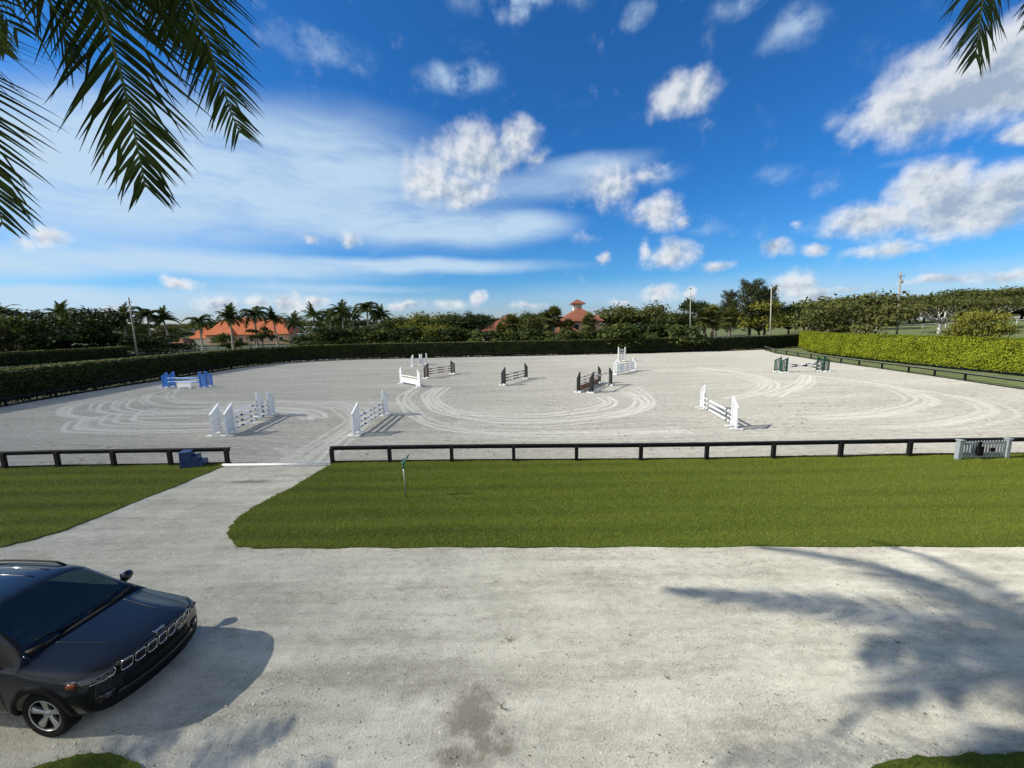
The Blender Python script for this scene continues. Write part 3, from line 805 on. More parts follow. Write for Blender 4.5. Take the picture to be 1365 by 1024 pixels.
hedge('clipped_hedge', off(HY, .0), 3.45, 2.2, M['hedgey'], 230, .19, 'bright yellow green clipped hedge behind the right arena rail', .35, .17)
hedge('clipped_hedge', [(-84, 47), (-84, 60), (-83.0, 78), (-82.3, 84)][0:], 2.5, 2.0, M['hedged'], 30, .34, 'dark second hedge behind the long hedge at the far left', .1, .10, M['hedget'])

# ------------------------------------------------------------------ jumps
STD = {}
def slatted(style):
    """inner post at the origin, wing reaching along +X"""
    h1, h2, w, post, slat, foot, n, pw = style
    root = empty('jump_standard')
    MB().box((0, 0, h1 / 2 + .03), (pw, .10, h1 - .06), bev=.008).build('inner_post', M[post], root)
    MB().box((w, 0, h2 / 2 + .03), (pw * .85, .085, h2 - .06), bev=.008).build('outer_post', M[post], root)
    if n:
        tr = MB(); tr.bar((-pw / 2, 0, h1 + .0), (w + pw / 2, 0, h2 + .0), .085, .07, up=(0, 0, 1)); tr.build('top_rail', M[post], root)
        sp = MB()
        for i in range(n):
            x = w * (i + 1) / (n + 1); zt = h1 + (h2 - h1) * x / w
            sp.bar((x, 0, .2), (x, 0, zt - .05), w / (n + 1) * .62 if n > 3 else .075, .035, up=(0, 1, 0))
        sp.bar((pw / 2, 0, .22), (w - pw / 2, 0, .22), .05, .09)
        sp.build('slat_panel', M[slat], root)
    for x in (0, w):
        MB().box((x, 0, .045), (.095, .62, .09), bev=.012).build('foot', M[foot], root)
    MB().box((-pw / 2 - .012, .0, .62), (.022, .05, .9)).build('cup_track', M['galv'], root)
    return root
STYLES = {
 'white': (1.58, 1.12, .62, 'white', 'white', 'white', 3, .10),
 'whiteb': (1.60, 1.15, .66, 'whitew', 'whitew', 'white', 5, .12),
 'whitep': (1.62, 1.30, .26, 'white', 'white', 'white', 1, .13),
 'tallw': (2.15, 2.0, .16, 'white', 'white', 'white', 0, .15),
 'blue': (1.55, 1.12, .60, 'blue', 'blue', 'white', 4, .09),
 'green': (1.60, 1.25, .62, 'green', 'green', 'white', 3, .12),
 'brown': (1.58, 1.12, .58, 'dbrown', 'dbrown', 'white', 3, .10),
 'dark': (1.62, 1.14, .56, 'black', 'black', 'white', 3, .12)}
PROTO = {}
def standard(style, pos, toward_out, label, group):
    if style not in PROTO:
        r = slatted(STYLES[style]); PROTO[style] = r
    else:
        r = copy_tree(PROTO[style])
    r.location = (pos[0], pos[1], 0.0)
    r.rotation_euler = (0, 0, math.atan2(toward_out[1], toward_out[0]) + random.uniform(-.04, .04))
    tag(r, label, 'jump standard', group)
    return r
PB = {'bw': (('white', .0), ('black', .06), ('white', .085), ('black', .17), ('white', .235), ('black', .42), ('white', .46), ('black', .56), ('white', .60), ('black', .77), ('white', .83), ('black', .92), ('white', .945)),
      'bw2': (('white', 0), ('black', .055), ('white', .085), ('black', .15), ('white', .20), ('black', .82), ('white', .87), ('black', .935), ('white', .955)),
      'brw': (('brown', 0), ('cream', .17), ('brown', .235), ('cream', .265), ('brown', .36), ('cream', .68), ('brown', .745), ('cream', .775), ('brown', .86)),
      'dkw': (('dbrown', 0), ('white', .16), ('dbrown', .22), ('white', .27), ('dbrown', .36), ('white', .68), ('dbrown', .74), ('cream', .80), ('dbrown', .87)),
      'crb': (('cream', 0), ('dbrown', .20), ('cream', .27), ('brown', .42), ('cream', .47), ('cream', .60), ('brown', .70), ('cream', .77), ('dbrown', .95)),
      'lb': (('lblue', 0), ('blue', .12), ('lblue', .25), ('lblue', .75), ('blue', .88)),
      'wb': (('white', 0), ('lblue', .22), ('white', .38), ('greyw', .55), ('white', .70), ('lblue', .84), ('white', .95)),
      'sw': (('whitew', 0), ('white', .25), ('cream', .31), ('white', .45), ('cream', .52), ('white', .66), ('cream', .72), ('whitew', .8)),
      'gw': (('white', 0), ('black', .12), ('white', .26), ('black', .40), ('white', .54), ('black', .68), ('white', .82), ('green', .92)),
      'w': (('white', 0), ('whitew', .3), ('white', .6))}
def pole(a, b, pat, label, group, r=.056):
    a, b = Vector(a), Vector(b); L = (b - a).length
    bands = PB[pat]; mats = []; mb = MB()
    for i, (c, t0) in enumerate(bands):
        t1 = bands[i + 1][1] if i + 1 < len(bands) else 1.0
        if c not in mats: mats.append(c)
        mb.tube([(L * (t0 - .5), 0, 0), (L * (t1 - .5), 0, 0)], r, 10, mats.index(c), True, caps=(i in (0, len(bands) - 1)))
    o = mb.build('jump_pole', [M[c] for c in mats])
    d = (b - a).normalized()
    o.matrix_world = Matrix.Translation((a + b) / 2) @ d.to_track_quat('X', 'Z').to_matrix().to_4x4()
    return tag(o, label, 'pole', group)
ORD = {1: ('top',), 2: ('top', 'lower'), 3: ('topmost', 'middle', 'lowest'), 4: ('topmost', 'second highest', 'third highest', 'lowest')}
def pair(style, pl_, pr_, hs, pat, jump, lname, rname, desc, pdesc, h2s=None):
    """left and right standards at photo ground points; poles at heights hs; h2s for the other end"""
    A = G(*pl_); B = G(*pr_); d = (B - A).normalized()
    grp_s = 'standards of ' + jump; grp_p = 'poles of ' + jump
    standard(style, A, -d, f'{desc} standard at the {lname} of {jump}', grp_s)
    standard(style, B, d, f'{desc} standard at the {rname} of {jump}', grp_s)
    for i, hgt in enumerate(hs):
        hb = h2s[i] if h2s else hgt
        yo = Vector((d.y, -d.x, 0)) * 0.0
        pole(A + d * .04 + Vector((0, 0, hgt)) + yo, B - d * .04 + Vector((0, 0, hb)) + yo, pat[i % len(pat)] if isinstance(pat, (list, tuple)) else pat,
             f'{ORD[len(hs)][i]} {pdesc} pole ' + ('on ' if 'of' not in lname else 'on ') + jump, grp_p)
    return A, B, d
jA = 'the blue jump'
pair('blue', (234,516.3), (275.5,515.6), (.86,), 'lb', jA, 'rear left', 'rear right', 'blue slatted', 'rear light blue')
A, B, d = pair('blue', (225,517.6), (267.5,517.6), (.98, .62), 'lb', jA, 'front left', 'front right', 'blue slatted', 'front light blue')
def panel(name, A, B, d, t0, t1, z0, z1, thick, mat, label, cat, legs=True, offs=0.0):
    L = (B - A).length; a = A + d * L * t0; b = A + d * L * t1; c = (a + b) / 2; w = (b - a).length
    root = empty(name, (c.x + d.y * offs, c.y - d.x * offs, 0), math.atan2(d.y, d.x), label, cat)
    MB().box((0, 0, (z0 + z1) / 2), (w, thick, z1 - z0), bev=.015).build('board', mat, root)
    fr = MB()
    fr.box((0, 0, z1 + .012), (w + .03, thick + .03, .03)); fr.build('top_trim', M['white'] if mat != M['tan'] else M['brown'], root)
    if legs:
        for sx in (-1, 1):
            MB().box((sx * (w / 2 - .12), 0, z0 / 2), (.12, thick + .16, z0)).build('foot', M['white'] if mat != M['tan'] else M['dbrown'], root)
    return root
panel('filler_panel', A, B, d, .38, .80, .12, .55, .12, M['whitew'], 'pale blue white filler box on the sand under the blue jump', 'filler', True, .25)
jB = 'the white oxer left of the path'
pair('whiteb', (295,578), (345,556.5), (.86,), 'bw2', jB, 'rear left', 'rear right', 'broad white slatted', 'rear black banded')
pair('whiteb', (312.5,577.5), (359.5,556), (.82, .53, .24), 'bw', jB, 'front left', 'front right', 'broad white slatted', 'front black banded')
jC = 'the white vertical right of the path'
pair('whiteb', (479,577.5), (512,555), (.86, .58, .30), 'bw', jC, 'near end', 'far end', 'pale white slatted', 'black banded')
jF = 'the brown and cream vertical'
pair('brown', (571,504), (601.7,499), (.97, .70, .43), 'brw', jF, 'left end', 'right end', 'dark brown slatted', 'brown and cream')
jG = 'the lone dark central vertical'
pair('dark', (673.3,513), (700,505.3), (.90, .62, .34), 'dkw', jG, 'left end', 'right end', 'black slatted', 'dark brown and white')
jH = 'the dark oxer with brown box'
pair('dark', (790.5,522.7), (812.2,514.4), (1.22,), 'crb', jH, 'rear left', 'rear right', 'black slatted', 'thin high rear')
A, B, d = pair('dark', (772.7,522.2), (797.7,511.4), (1.12, .86, .64), 'crb', jH, 'front left', 'front right', 'black slatted', 'cream and brown')
panel('jump_box', A, B, d, .04, .96, .06, .46, .14, M['tan'], 'long brown wooden box standing under the cream poles of the dark oxer', 'jump box', True, .0)
jD = 'the white plank jump'
A, B, d = pair('whitep', (535.7,511.6), (558,516.4), (.86, .64), 'sw', jD, 'left end', 'right end', 'slim white', 'cream dotted')
panel('plank', A, B, d, .03, .97, .2, .55, .05, M['white'], 'deep white plank hung low between two slim white standards', 'plank', True)
jE = 'the far back white oxer'
pair('whitep', (551,488.5), (560,487.2), (.92, .6), 'bw2', jE, 'left', 'middle left', 'slim white', 'white front')
pair('whitep', (562.5,487.0), (568.5,485.2), (.92, .62, .36), 'bw2', jE, 'middle right', 'right', 'slim white', 'dark banded rear')
jI = 'the four pole white vertical'
pair('white', (822,499), (844,494.5), (.95, .71, .47, .23), 'wb', jI, 'left end', 'right end', 'white slatted', 'pale blue and white')
jJ = 'the white vertical front right'
pair('white', (938.3,546.6), (975.3,569), (.76, .48, .20), 'bw2', jJ, 'far end', 'near end', 'clean white slatted', 'white')
jK = 'the green jump'
A, B, d = pair('green', (1040,495.6), (1088.5,495.0), (.98, .40), 'gw', jK, 'rear left', 'rear right', 'green and white slatted', 'crossed rear', (.42, .95))
pair('green', (1048.6,497.0), (1097,495.8), (.95, .62), 'gw', jK, 'front left', 'front right', 'green and white slatted', 'front black banded', (.42, .92))
# ladder-like tall white wall behind the four pole vertical
A = G(824.2, 482.5); B = G(833, 481.5); d = (B - A).normalized()
lw = empty('ladder_gate', tuple(A), math.atan2(d.y, d.x), 'tall white ladder shaped gate with open rungs behind the four pole white vertical', 'jump gate')
Lw = (B - A).length
for x in (0, Lw):
    MB().box((x, 0, 1.08), (.15, .12, 2.16 if x == 0 else 2.0), bev=.01).build('upright', M['white'], lw)
    MB().box((x, 0, .05), (.14, .7, .1), bev=.01).build('foot', M['white'], lw)
for i in range(8):
    z = .25 + i * .22
    MB().bar((.075, 0, z + .05), (Lw - .075, 0, z - .05), .05, .10).build('rung', M['white'], lw)

# ------------------------------------------------------------------ things along the front rail
def G2(x, y): return tuple(G(x, y))[:2]
a = Vector(G2(297, 621.5)); b = Vector(G2(437, 620.5))
L = (b - a).length
mb = MB().tube([(-L / 2, 0, 0), (L / 2, 0, 0)], .05, 12)
gpole = mb.build('ground_pole', M['white'])
gpole.location = ((a.x + b.x) / 2, (a.y + b.y) / 2, .048); gpole.rotation_euler = (0, 0, math.atan2(b.y - a.y, b.x - a.x))
tag(gpole, 'plain white pole lying on the ground across the arena gate gap', 'pole')
# mounting block: three hollow plastic steps
p = G(240, 626); q = G(272, 622.6)
mbk = empty('mounting_block', (p.x, p.y, .03), math.atan2(q.y - p.y, q.x - p.x), 'navy blue three step plastic mounting block on the grass before the left rail', 'mounting block')
Lm = (q - p).length
for i, (x0, x1, hh) in enumerate(((0, .50, .62), (.502, .78, .42), (.782, 1.05, .21))):
    s_ = Lm / 1.05
    MB().hexa([(x0 * s_ - .0, 0, 0), (x1 * s_, 0, 0), (x1 * s_, .48, 0), (x0 * s_, .48, 0), (x0 * s_ + .015, .02, hh), (x1 * s_, .02, hh), (x1 * s_, .46, hh), (x0 * s_ + .015, .46, hh)]).build('step', M['dblue'], mbk)
    tm = MB().box(((x0 + x1) / 2 * s_ + .004, .24, hh + .012), ((x1 - x0) * s_ + .012, .47, .024), bev=.006); tm.build('tread', M['dblue'], mbk)
# sprinkler on a riser
p = G(541, 664.5)
sp = empty('sprinkler', (p.x, p.y, .02), 0, 'thin metal lawn sprinkler standpipe with green impact head on the front lawn', 'sprinkler')
MB().tube([(0, 0, -.05), (-.005, 0, .5), (-.02, 0, 1.05)], .021, 10).build('riser_pipe', M['galv'], sp)
MB().lathe([(.0, 1.0), (.045, 1.0), (.045, 1.08), (.03, 1.10), (.03, 1.14), (.05, 1.15), (.05, 1.19), (.0, 1.19)], 14, c=(-.02, 0, 0)).build('collar', M['sprk'], sp)
hd = MB(); hd.tube([(-.05, 0, 1.14), (.02, .0, 1.20), (.07, .0, 1.30), (.12, 0, 1.38)], [.038, .042, .034, .03], 10); hd.tube([(.115, 0, 1.37), (.165, 0, 1.42)], [.034, .026], 10)
hd.bar((-.09, 0, 1.17), (.03, 0, 1.30), .03, .05); hd.build('nozzle', M['sprk'], sp)
MB().bar((.03, -.04, 1.25), (.15, -.05, 1.345), .012, .04).build('impact_arm', M['galv'], sp)
MB().tube([(-.02, .035, 1.17), (-.02, .09, 1.175)], .012, 8).build('spring_knob', M['black'], sp)
# grey picket gate leaning by the rail
p = G(1276, 613.2); q = G(1340, 611.2)
pg = empty('picket_gate', (p.x, p.y, .03), math.atan2(q.y - p.y, q.x - p.x), 'low grey picket fence panel standing on the grass against the right front rail', 'picket panel')
Lg = (q - p).length
for x in (0, Lg):
    MB().box((x, 0, .37), (.15, .15, .74), bev=.01).build('post', M['greyw'], pg)
    MB().box((x, 0, .765), (.20, .20, .05), bev=.015).build('post_cap', M['greyw'], pg)
for z in (.16, .60):
    MB().bar((.075, .02, z), (Lg - .075, .02, z), .04, .075).build('cross_rail', M['greyw'], pg)
np_ = 15
for i in range(np_):
    x = .075 + (Lg - .15) * (i + .5) / np_
    mb = MB(); w_ = .062; zt = .69
    mb.add([(x - w_ / 2, -.025, .04), (x + w_ / 2, -.025, .04), (x + w_ / 2, -.025, zt), (x, -.025, zt + .04), (x - w_ / 2, -.025, zt),
            (x - w_ / 2, -.003, .04), (x + w_ / 2, -.003, .04), (x + w_ / 2, -.003, zt), (x, -.003, zt + .04), (x - w_ / 2, -.003, zt)],
           [(0, 1, 2, 3, 4), (9, 8, 7, 6, 5), (0, 5, 6, 1), (1, 6, 7, 2), (2, 7, 8, 3), (3, 8, 9, 4), (4, 9, 5, 0)])
    mb.build('picket', M['greyw'], pg)
MB().box((Lg * .385, -.09, .33), (.20, .10, .36), bev=.01).box((Lg * .385, -.06, .60), (.11, .06, .2), bev=.01).build('latch_box', M['cladding'], pg)
MB().box((Lg * .665, -.06, .36), (.14, .05, .16), bev=.01).build('hinge_plate', M['cladding'], pg)
# dead leaves and twigs on the yard
def litter():
    n = 420
    y = 3.6 + 5.6 * rng.uniform(0, 1, n) ** 1.0; x = rng.uniform(-1, 1, n) * (y * 1.35)
    P = np.stack([x, y, np.full(n, .022)], 1)
    V_, F_ = leaf_quads(P, np.tile([0, 0, 1.], (n, 1)), .032, .35, .5)
    return npmesh('litter', V_, F_, M['litter'])
M['litter'] = leafmat('dead_leaves', (.05, .04, .02), .6, .1, 2.0)
tag(link('leaf_litter', litter()), kind='stuff')
def stones():
    n1, n2 = 26000, 9000
    y = 3.7 + 5.6 * rng.uniform(0, 1, n1); x = rng.uniform(-1, 1, n1) * (y * 1.38)
    x2 = rng.uniform(-13, 13, n2); y2 = 8.95 - np.abs(rng.normal(0, .35, n2)) + .15
    x = np.concatenate([x, x2]); y = np.concatenate([y, y2]); n = len(x)
    keep = np.array([mnoise.noise(Vector((a * .55, b * .9, 0))) + .35 * mnoise.noise(Vector((a * 2.3, b * 2.9, 5))) for a, b in zip(x, y)]) > rng.uniform(-.45, .35, n)
    x, y = x[keep], y[keep]; n = len(x)
    r = .0055 * np.exp(rng.normal(0, .55, n)); r = np.clip(r, .003, .015)
    an = rng.uniform(0, 6.283, n); st = rng.uniform(.6, 1.5, n)
    u_ = np.array([[1, 0, 0], [0, 1, 0], [-1, 0, 0], [0, -1, 0], [0, 0, 1], [0, 0, -1]], float)
    V_ = u_[None] * (r[:, None, None] * np.array([1, 1, .65])) * rng.uniform(.7, 1.25, (n, 6, 1))
    V_[:, :, 0] *= st[:, None]
    c, q = np.cos(an)[:, None], np.sin(an)[:, None]
    X_ = V_[:, :, 0] * c - V_[:, :, 1] * q; Y_ = V_[:, :, 0] * q + V_[:, :, 1] * c
    V_ = np.stack([X_ + x[:, None], Y_ + y[:, None], V_[:, :, 2] + .006], -1).reshape(-1, 3)
    f = np.array([(0, 1, 4), (1, 2, 4), (2, 3, 4), (3, 0, 4)])
    F_ = (np.arange(n)[:, None, None] * 6 + f[None]).reshape(-1, 3)
    return npmesh('stones', V_, F_, M['stone'])
def stonemat():
    m, n, b = newmat('loose_shell_stones')
    g_ = n.n('ShaderNodeNewGeometry')
    n.set(b.inputs['Base Color'], n.mix(n.smooth(g_.outputs['Random Per Island'], .05, .75), rgb(.15, .14, .11), rgb(.56, .54, .47)))
    b.inputs['Roughness'].default_value = .9
    return m
M['stone'] = stonemat()
tag(link('loose_stones', stones()), kind='stuff')
def twig(x, y, s, label):
    mb = MB(); p = Vector((0, 0, .012))
    for k in range(4):
        a = random.uniform(0, 6.28); l = s * random.uniform(.5, 1)
        mb.tube([p, p + Vector((math.cos(a) * l * .5, math.sin(a) * l * .5, .02)), p + Vector((math.cos(a + .4) * l, math.sin(a + .4) * l, .012))], [.0045, .0035, .002], 5)
    o = mb.build('twig', M['dtrunk']); g_ = G(x, y); o.location = (g_.x, g_.y, .006)
    tag(o, label, 'twig', 'twigs on the yard')
twig(678, 855, .14, 'small dark forked twig lying on the pale yard above the damp stain')
twig(888, 905, .09, 'tiny dark twig on the pale yard left of the palm shadow')
twig(1195, 858, .10, 'tiny dark twig lying inside the palm shadow on the yard')
twig(668, 945, .15, 'small twig lying at the edge of the damp brown stain')

# ------------------------------------------------------------------ the car
def build_car(paintm, label, lettering=True):
    root = empty('parked_car', (0, 0, 0), 0, label, 'car')
    #        p0      p1          p2          p3          p4          p5          p5b         p6          p7          p7b         p8          p9
    nose = [(0,.27),(.62,.27),(.80,.33),(.865,.48),(.86,.66),(.80,.80),(.72,.845),(.62,.88),(.50,.905),(.38,.92),(.20,.93),(0,.935)]
    def sect(x, sweep, pts): return [(x - sweep * (abs(y) / .9) ** 2.2, y, z) for y, z in pts]
    def sc(pts, k, c): return [(y * k, c + (z - c) * k) for y, z in pts]
    hoodA = [(0,.24),(.66,.24),(.86,.30),(.90,.50),(.90,.70),(.865,.84),(.80,.895),(.68,.935),(.54,.955),(.44,.985),(.22,.995),(0,.998)]
    hoodB = [(0,.22),(.66,.22),(.88,.28),(.91,.50),(.912,.74),(.885,.90),(.83,.945),(.70,.985),(.56,1.005),(.47,1.035),(.24,1.045),(0,1.048)]
    hoodC = [(0,.22),(.66,.22),(.88,.28),(.905,.50),(.912,.76),(.885,.935),(.83,.985),(.72,1.02),(.60,1.045),(.50,1.075),(.25,1.088),(0,1.092)]
    cowl =  [(0,.22),(.66,.22),(.88,.28),(.905,.50),(.912,.76),(.89,.95),(.845,1.00),(.80,1.035),(.745,1.06),(.68,1.078),(.35,1.088),(0,1.092)]
    cowl2 = [(0,.22),(.66,.22),(.88,.28),(.905,.50),(.912,.77),(.89,.955),(.845,1.01),(.795,1.075),(.735,1.11),(.67,1.13),(.35,1.142),(0,1.146)]
    midw =  [(0,.22),(.66,.22),(.88,.28),(.905,.50),(.914,.78),(.89,.97),(.845,1.015),(.79,1.16),(.70,1.29),(.63,1.325),(.33,1.345),(0,1.35)]
    head =  [(0,.22),(.66,.22),(.88,.28),(.905,.50),(.914,.79),(.89,.98),(.845,1.02),(.775,1.26),(.665,1.475),(.60,1.525),(.32,1.552),(0,1.558)]
    head2 = [(0,.22),(.66,.22),(.88,.28),(.905,.50),(.914,.79),(.89,.98),(.845,1.02),(.772,1.28),(.66,1.50),(.595,1.555),(.32,1.588),(0,1.594)]
    roof =  [(0,.22),(.66,.22),(.88,.28),(.905,.50),(.914,.80),(.89,.995),(.845,1.035),(.77,1.30),(.655,1.53),(.59,1.59),(.32,1.618),(0,1.624)]
    roof2 = [(0,.22),(.66,.22),(.88,.28),(.905,.50),(.914,.82),(.89,1.03),(.845,1.07),(.765,1.31),(.65,1.52),(.585,1.575),(.32,1.60),(0,1.606)]
    roof3 = [(0,.26),(.66,.26),(.87,.32),(.90,.52),(.905,.84),(.88,1.05),(.83,1.09),(.745,1.30),(.63,1.48),(.57,1.53),(.32,1.55),(0,1.555)]
    rear  = [(0,.32),(.64,.32),(.84,.40),(.875,.56),(.88,.84),(.85,1.02),(.80,1.05),(.72,1.075),(.62,1.095),(.52,1.105),(.3,1.115),(0,1.12)]
    tail  = [(0,.36),(.60,.36),(.80,.44),(.84,.58),(.84,.80),(.80,.94),(.75,.98),(.66,1.0),(.56,1.015),(.46,1.02),(.26,1.03),(0,1.03)]
    ST = [(.855, .20, sc(nose, .35, .6), 0), (.885, .28, sc(nose, .93, .6), 0), (.875, .30, nose, 0), (.80, .26, [(y * 1.012, z + .018) for y, z in nose], 0), (.60, .16, hoodA, 0),
          (.0, .02, hoodB, 0), (-.34, -.10, hoodC, 0), (-.395, -.115, cowl, 0), (-.43, -.13, cowl2, 0), (-.80, -.11, midw, 1), (-1.16, -.10, head, 1), (-1.24, -.10, head2, 0), (-1.75, 0, roof, 0),
          (-2.55, 0, roof2, 0), (-3.0, 0, roof3, 0), (-3.34, .1, rear, 0), (-3.46, .12, tail, 0), (-3.48, .1, sc(tail, .35, .7), 0)]
    n = 12; vs = []; rings = []
    for x, sw, pts, _k in ST:
        half = sect(x, sw if x > -3.2 else sw * -1 * -1, pts)
        if x < -3.2: half = [(x + sw * (abs(y) / .9) ** 2.2, y, z) for y, z in pts]
        ring = list(half) + [(a, -b, c) for a, b, c in half[-2:0:-1]]
        rings.append(len(vs)); vs += ring
    m = 2 * n - 2
    fs = []; mi = []
    for i in range(len(ST) - 1):
        for j in range(m):
            jj = (j + 1) % m
            fs.append((rings[i] + j, rings[i] + jj, rings[i + 1] + jj, rings[i + 1] + j))
            jf = j if j < n - 1 else m - 1 - j      # strip index 0..n-2 on either side
            k_ = 0
            x0 = ST[i][0]
            if i in (8, 9) and jf >= 9: k_ = 1                     # windscreen
            if i in (9, 10, 11, 12) and jf in (6, 7): k_ = 2       # side glass
            if i == 8 and jf in (6, 7): k_ = 3
            if i == 13 and jf in (6, 7): k_ = 2
            if i == 14 and jf >= 9: k_ = 4
            if jf <= 1: k_ = 3
            if i <= 2 and jf <= 3: k_ = 3 if jf <= 2 else 0
            mi.append(k_)
    fs.append(tuple(range(rings[0] + m - 1, rings[0] - 1, -1))); mi.append(3)
    fs.append(tuple(range(rings[-1], rings[-1] + m))); mi.append(0)
    me = bpy.data.meshes.new('car_cage'); me.from_pydata(vs, [], fs)
    for k_ in ('x', 'glass', 'glass2', 'clad', 'rear'): me.materials.append(paintm)
    me.polygons.foreach_set('material_index', mi)
    bm = bmesh.new(); bm.from_mesh(me); bmesh.ops.recalc_face_normals(bm, faces=bm.faces[:])
    cr = bm.edges.layers.float.new('crease_edge')
    for e in bm.edges:
        ms = {f.material_index for f in e.link_faces}
        if len(ms) > 1 and (1 in ms or 2 in ms or 4 in ms): e[cr] = .6
    bm.to_mesh(me); bm.free()
    tmp = bpy.data.objects.new('car_cage', me); COL.objects.link(tmp)
    sub = tmp.modifiers.new('s', 'SUBSURF'); sub.levels = 3; sub.render_levels = 3
    cuts = []
    for x in (0, -2.636):
        for sy in (-1, 1):
            cb = MB().lathe([(.0, -.2), (.395, -.2), (.395, .2), (.0, .2)], 32, axis='y')
            cme = cb.mesh('cut', paintm)
            b2 = bmesh.new(); b2.from_mesh(cme); bmesh.ops.remove_doubles(b2, verts=b2.verts[:], dist=1e-5); bmesh.ops.recalc_face_normals(b2, faces=b2.faces[:]); b2.to_mesh(cme); b2.free()
            co = bpy.data.objects.new('cut', cme); COL.objects.link(co); co.location = (x, sy * .86, .345); cuts.append(co)
            bo = tmp.modifiers.new('b', 'BOOLEAN'); bo.operation = 'DIFFERENCE'; bo.object = co; bo.solver = 'EXACT'
    dg = bpy.context.evaluated_depsgraph_get()
    ev = bpy.data.meshes.new_from_object(tmp.evaluated_get(dg))
    bvh = BVHTree.FromPolygons([v.co[:] for v in ev.vertices], [tuple(p.vertices) for p in ev.polygons])
    names = {0: ('body_shell', paintm), 1: ('windscreen', M['glass']), 2: ('side_window', M['glass']), 3: ('lower_cladding', M['cladding']), 4: ('rear_window', M['glass'])}
    parts = {}
    for k_, (nm, mt) in names.items():
        b2 = bmesh.new(); b2.from_mesh(ev)
        bmesh.ops.delete(b2, geom=[f for f in b2.faces if f.material_index != k_], context='FACES')
        for f in b2.faces: f.smooth = True; f.material_index = 0
        m2 = bpy.data.meshes.new(nm); b2.to_mesh(m2); b2.free()
        m2.materials.clear(); m2.materials.append(mt)
        parts[nm] = link(nm, m2, root)
    for o in cuts + [tmp]: bpy.data.objects.remove(o)
    def hit(o, d):
        p, nr, _i, _d = bvh.ray_cast(Vector(o), Vector(d)); return p, nr
    def front(y, z):
        p, nr = hit((3, y, z), (-1, 0, 0)); return (p, nr) if p else (Vector((.8, y, z)), Vector((1, 0, 0)))
    def side(x, z, s):
        p, nr = hit((x, s * 3, z), (0, -s, 0)); return (p, nr) if p else (Vector((x, s * .9, z)), Vector((0, s, 0)))
    def top(x, y):
        p, nr = hit((x, y, 4), (0, 0, -1)); return p, nr
    def patch(nm, mt, pts2, caster, offs, par=None):    # grid of (a,b) rows laid on the body
        mb = MB(); rows = len(pts2); cols = len(pts2[0]); v_ = []
        for rw in pts2:
            for q in rw:
                p, nr = caster(*q); v_.append(p + nr * offs)
        mb.add(v_, [(i * cols + j, i * cols + j + 1, (i + 1) * cols + j + 1, (i + 1) * cols + j) for i in range(rows - 1) for j in range(cols - 1)], 0, True)
        o = mb.build(nm, mt, par or root)
        md = o.modifiers.new('thick', 'SOLIDIFY'); md.thickness = .012; md.offset = 0
        return o
    lin = lambda a, b, k_: [a + (b - a) * i / (k_ - 1) for i in range(k_)]
    # grille: black band with seven chrome framed slots
    patch('grille_panel', M['gloss'], [[(y, z) for y in lin(-.565, .565, 15)] for z in lin(.722, .888, 4)], front, .004)
    for i in range(7):
        yc = -.46 + i * .1533; pts = []
        for t in range(24):
            a = 2 * math.pi * t / 24; ca, sa = math.cos(a), math.sin(a)
            yy = yc + .062 * math.copysign(abs(ca) ** .45, ca); zz = .808 + .074 * math.copysign(abs(sa) ** .45, sa)
            p, nr = front(yy, zz); pts.append(p + nr * .014)
        MB().tube(pts + [pts[0]], .0075, 6, caps=False).build('grille_slot', M['chrome'], root)
    # headlamps wrapping round the corner
    for s_ in (-1, 1):
        rows = []
        for k_ in lin(0, 1, 5):
            row = []
            for t in lin(0, 1, 9):
                y = s_ * (.60 + .255 * t); row.append((y, .755 + .02 * t + k_ * (.105 - .035 * t)))
            rows.append(row)
        hl = patch('headlight', M['lens'], rows, front, .006)
        o = patch('indicator', M['amber'], [[(x, z) for x in lin(.40, .50, 4)] for z in lin(.775, .83, 3)], lambda x, z, s_=s_: side(x, z, s_), .012, hl)
        pts = [front(s_ * y, z) for y, z in ((.59, .86), (.575, .81), (.60, .75), (.70, .752), (.80, .765))]
        MB().tube([p + nr * .012 for p, nr in pts], .005, 6).build('chrome_strip', M['chrome'], hl)
        for yv in (.66, .74):
            p, nr = front(s_ * yv, .80); MB().lathe([(.0, .0), (.028, .003), (.032, .012), (.024, .016)], 14, axis='y').build('lamp_bowl', M['lens'], hl).matrix_local = Matrix.Translation(p + nr * .012) @ nr.to_track_quat('Y', 'Z').to_matrix().to_4x4()
        # fog lamp in its pocket
        fo = patch('fog_lamp', M['gloss'], [[(s_ * y, z) for y in lin(.60, .76, 5)] for z in lin(.47, .56, 3)], front, .008)
        p, nr = front(s_ * .67, .52)
        MB().lathe([(.0, .0), (.035, .004), (.038, .012), (.0, .016)], 14, axis='y').build('lamp_bowl', M['lens'], fo).matrix_local = Matrix.Translation(p + nr * .012) @ nr.to_track_quat('Y', 'Z').to_matrix().to_4x4()
    patch('lower_grille', M['cladding'], [[(y, z) for y in lin(-.50, .50, 13)] for z in lin(.50, .63, 4)], front, .006)
    patch('bumper_blade', paintm, [[(y, z) for y in lin(-.58, .58, 13)] for z in lin(.43, .475, 3)], front, .012)
    patch('skid_plate', M['cladding'], [[(y, z) for y in lin(-.36, .36, 9)] for z in lin(.31, .345, 3)], front, .012)
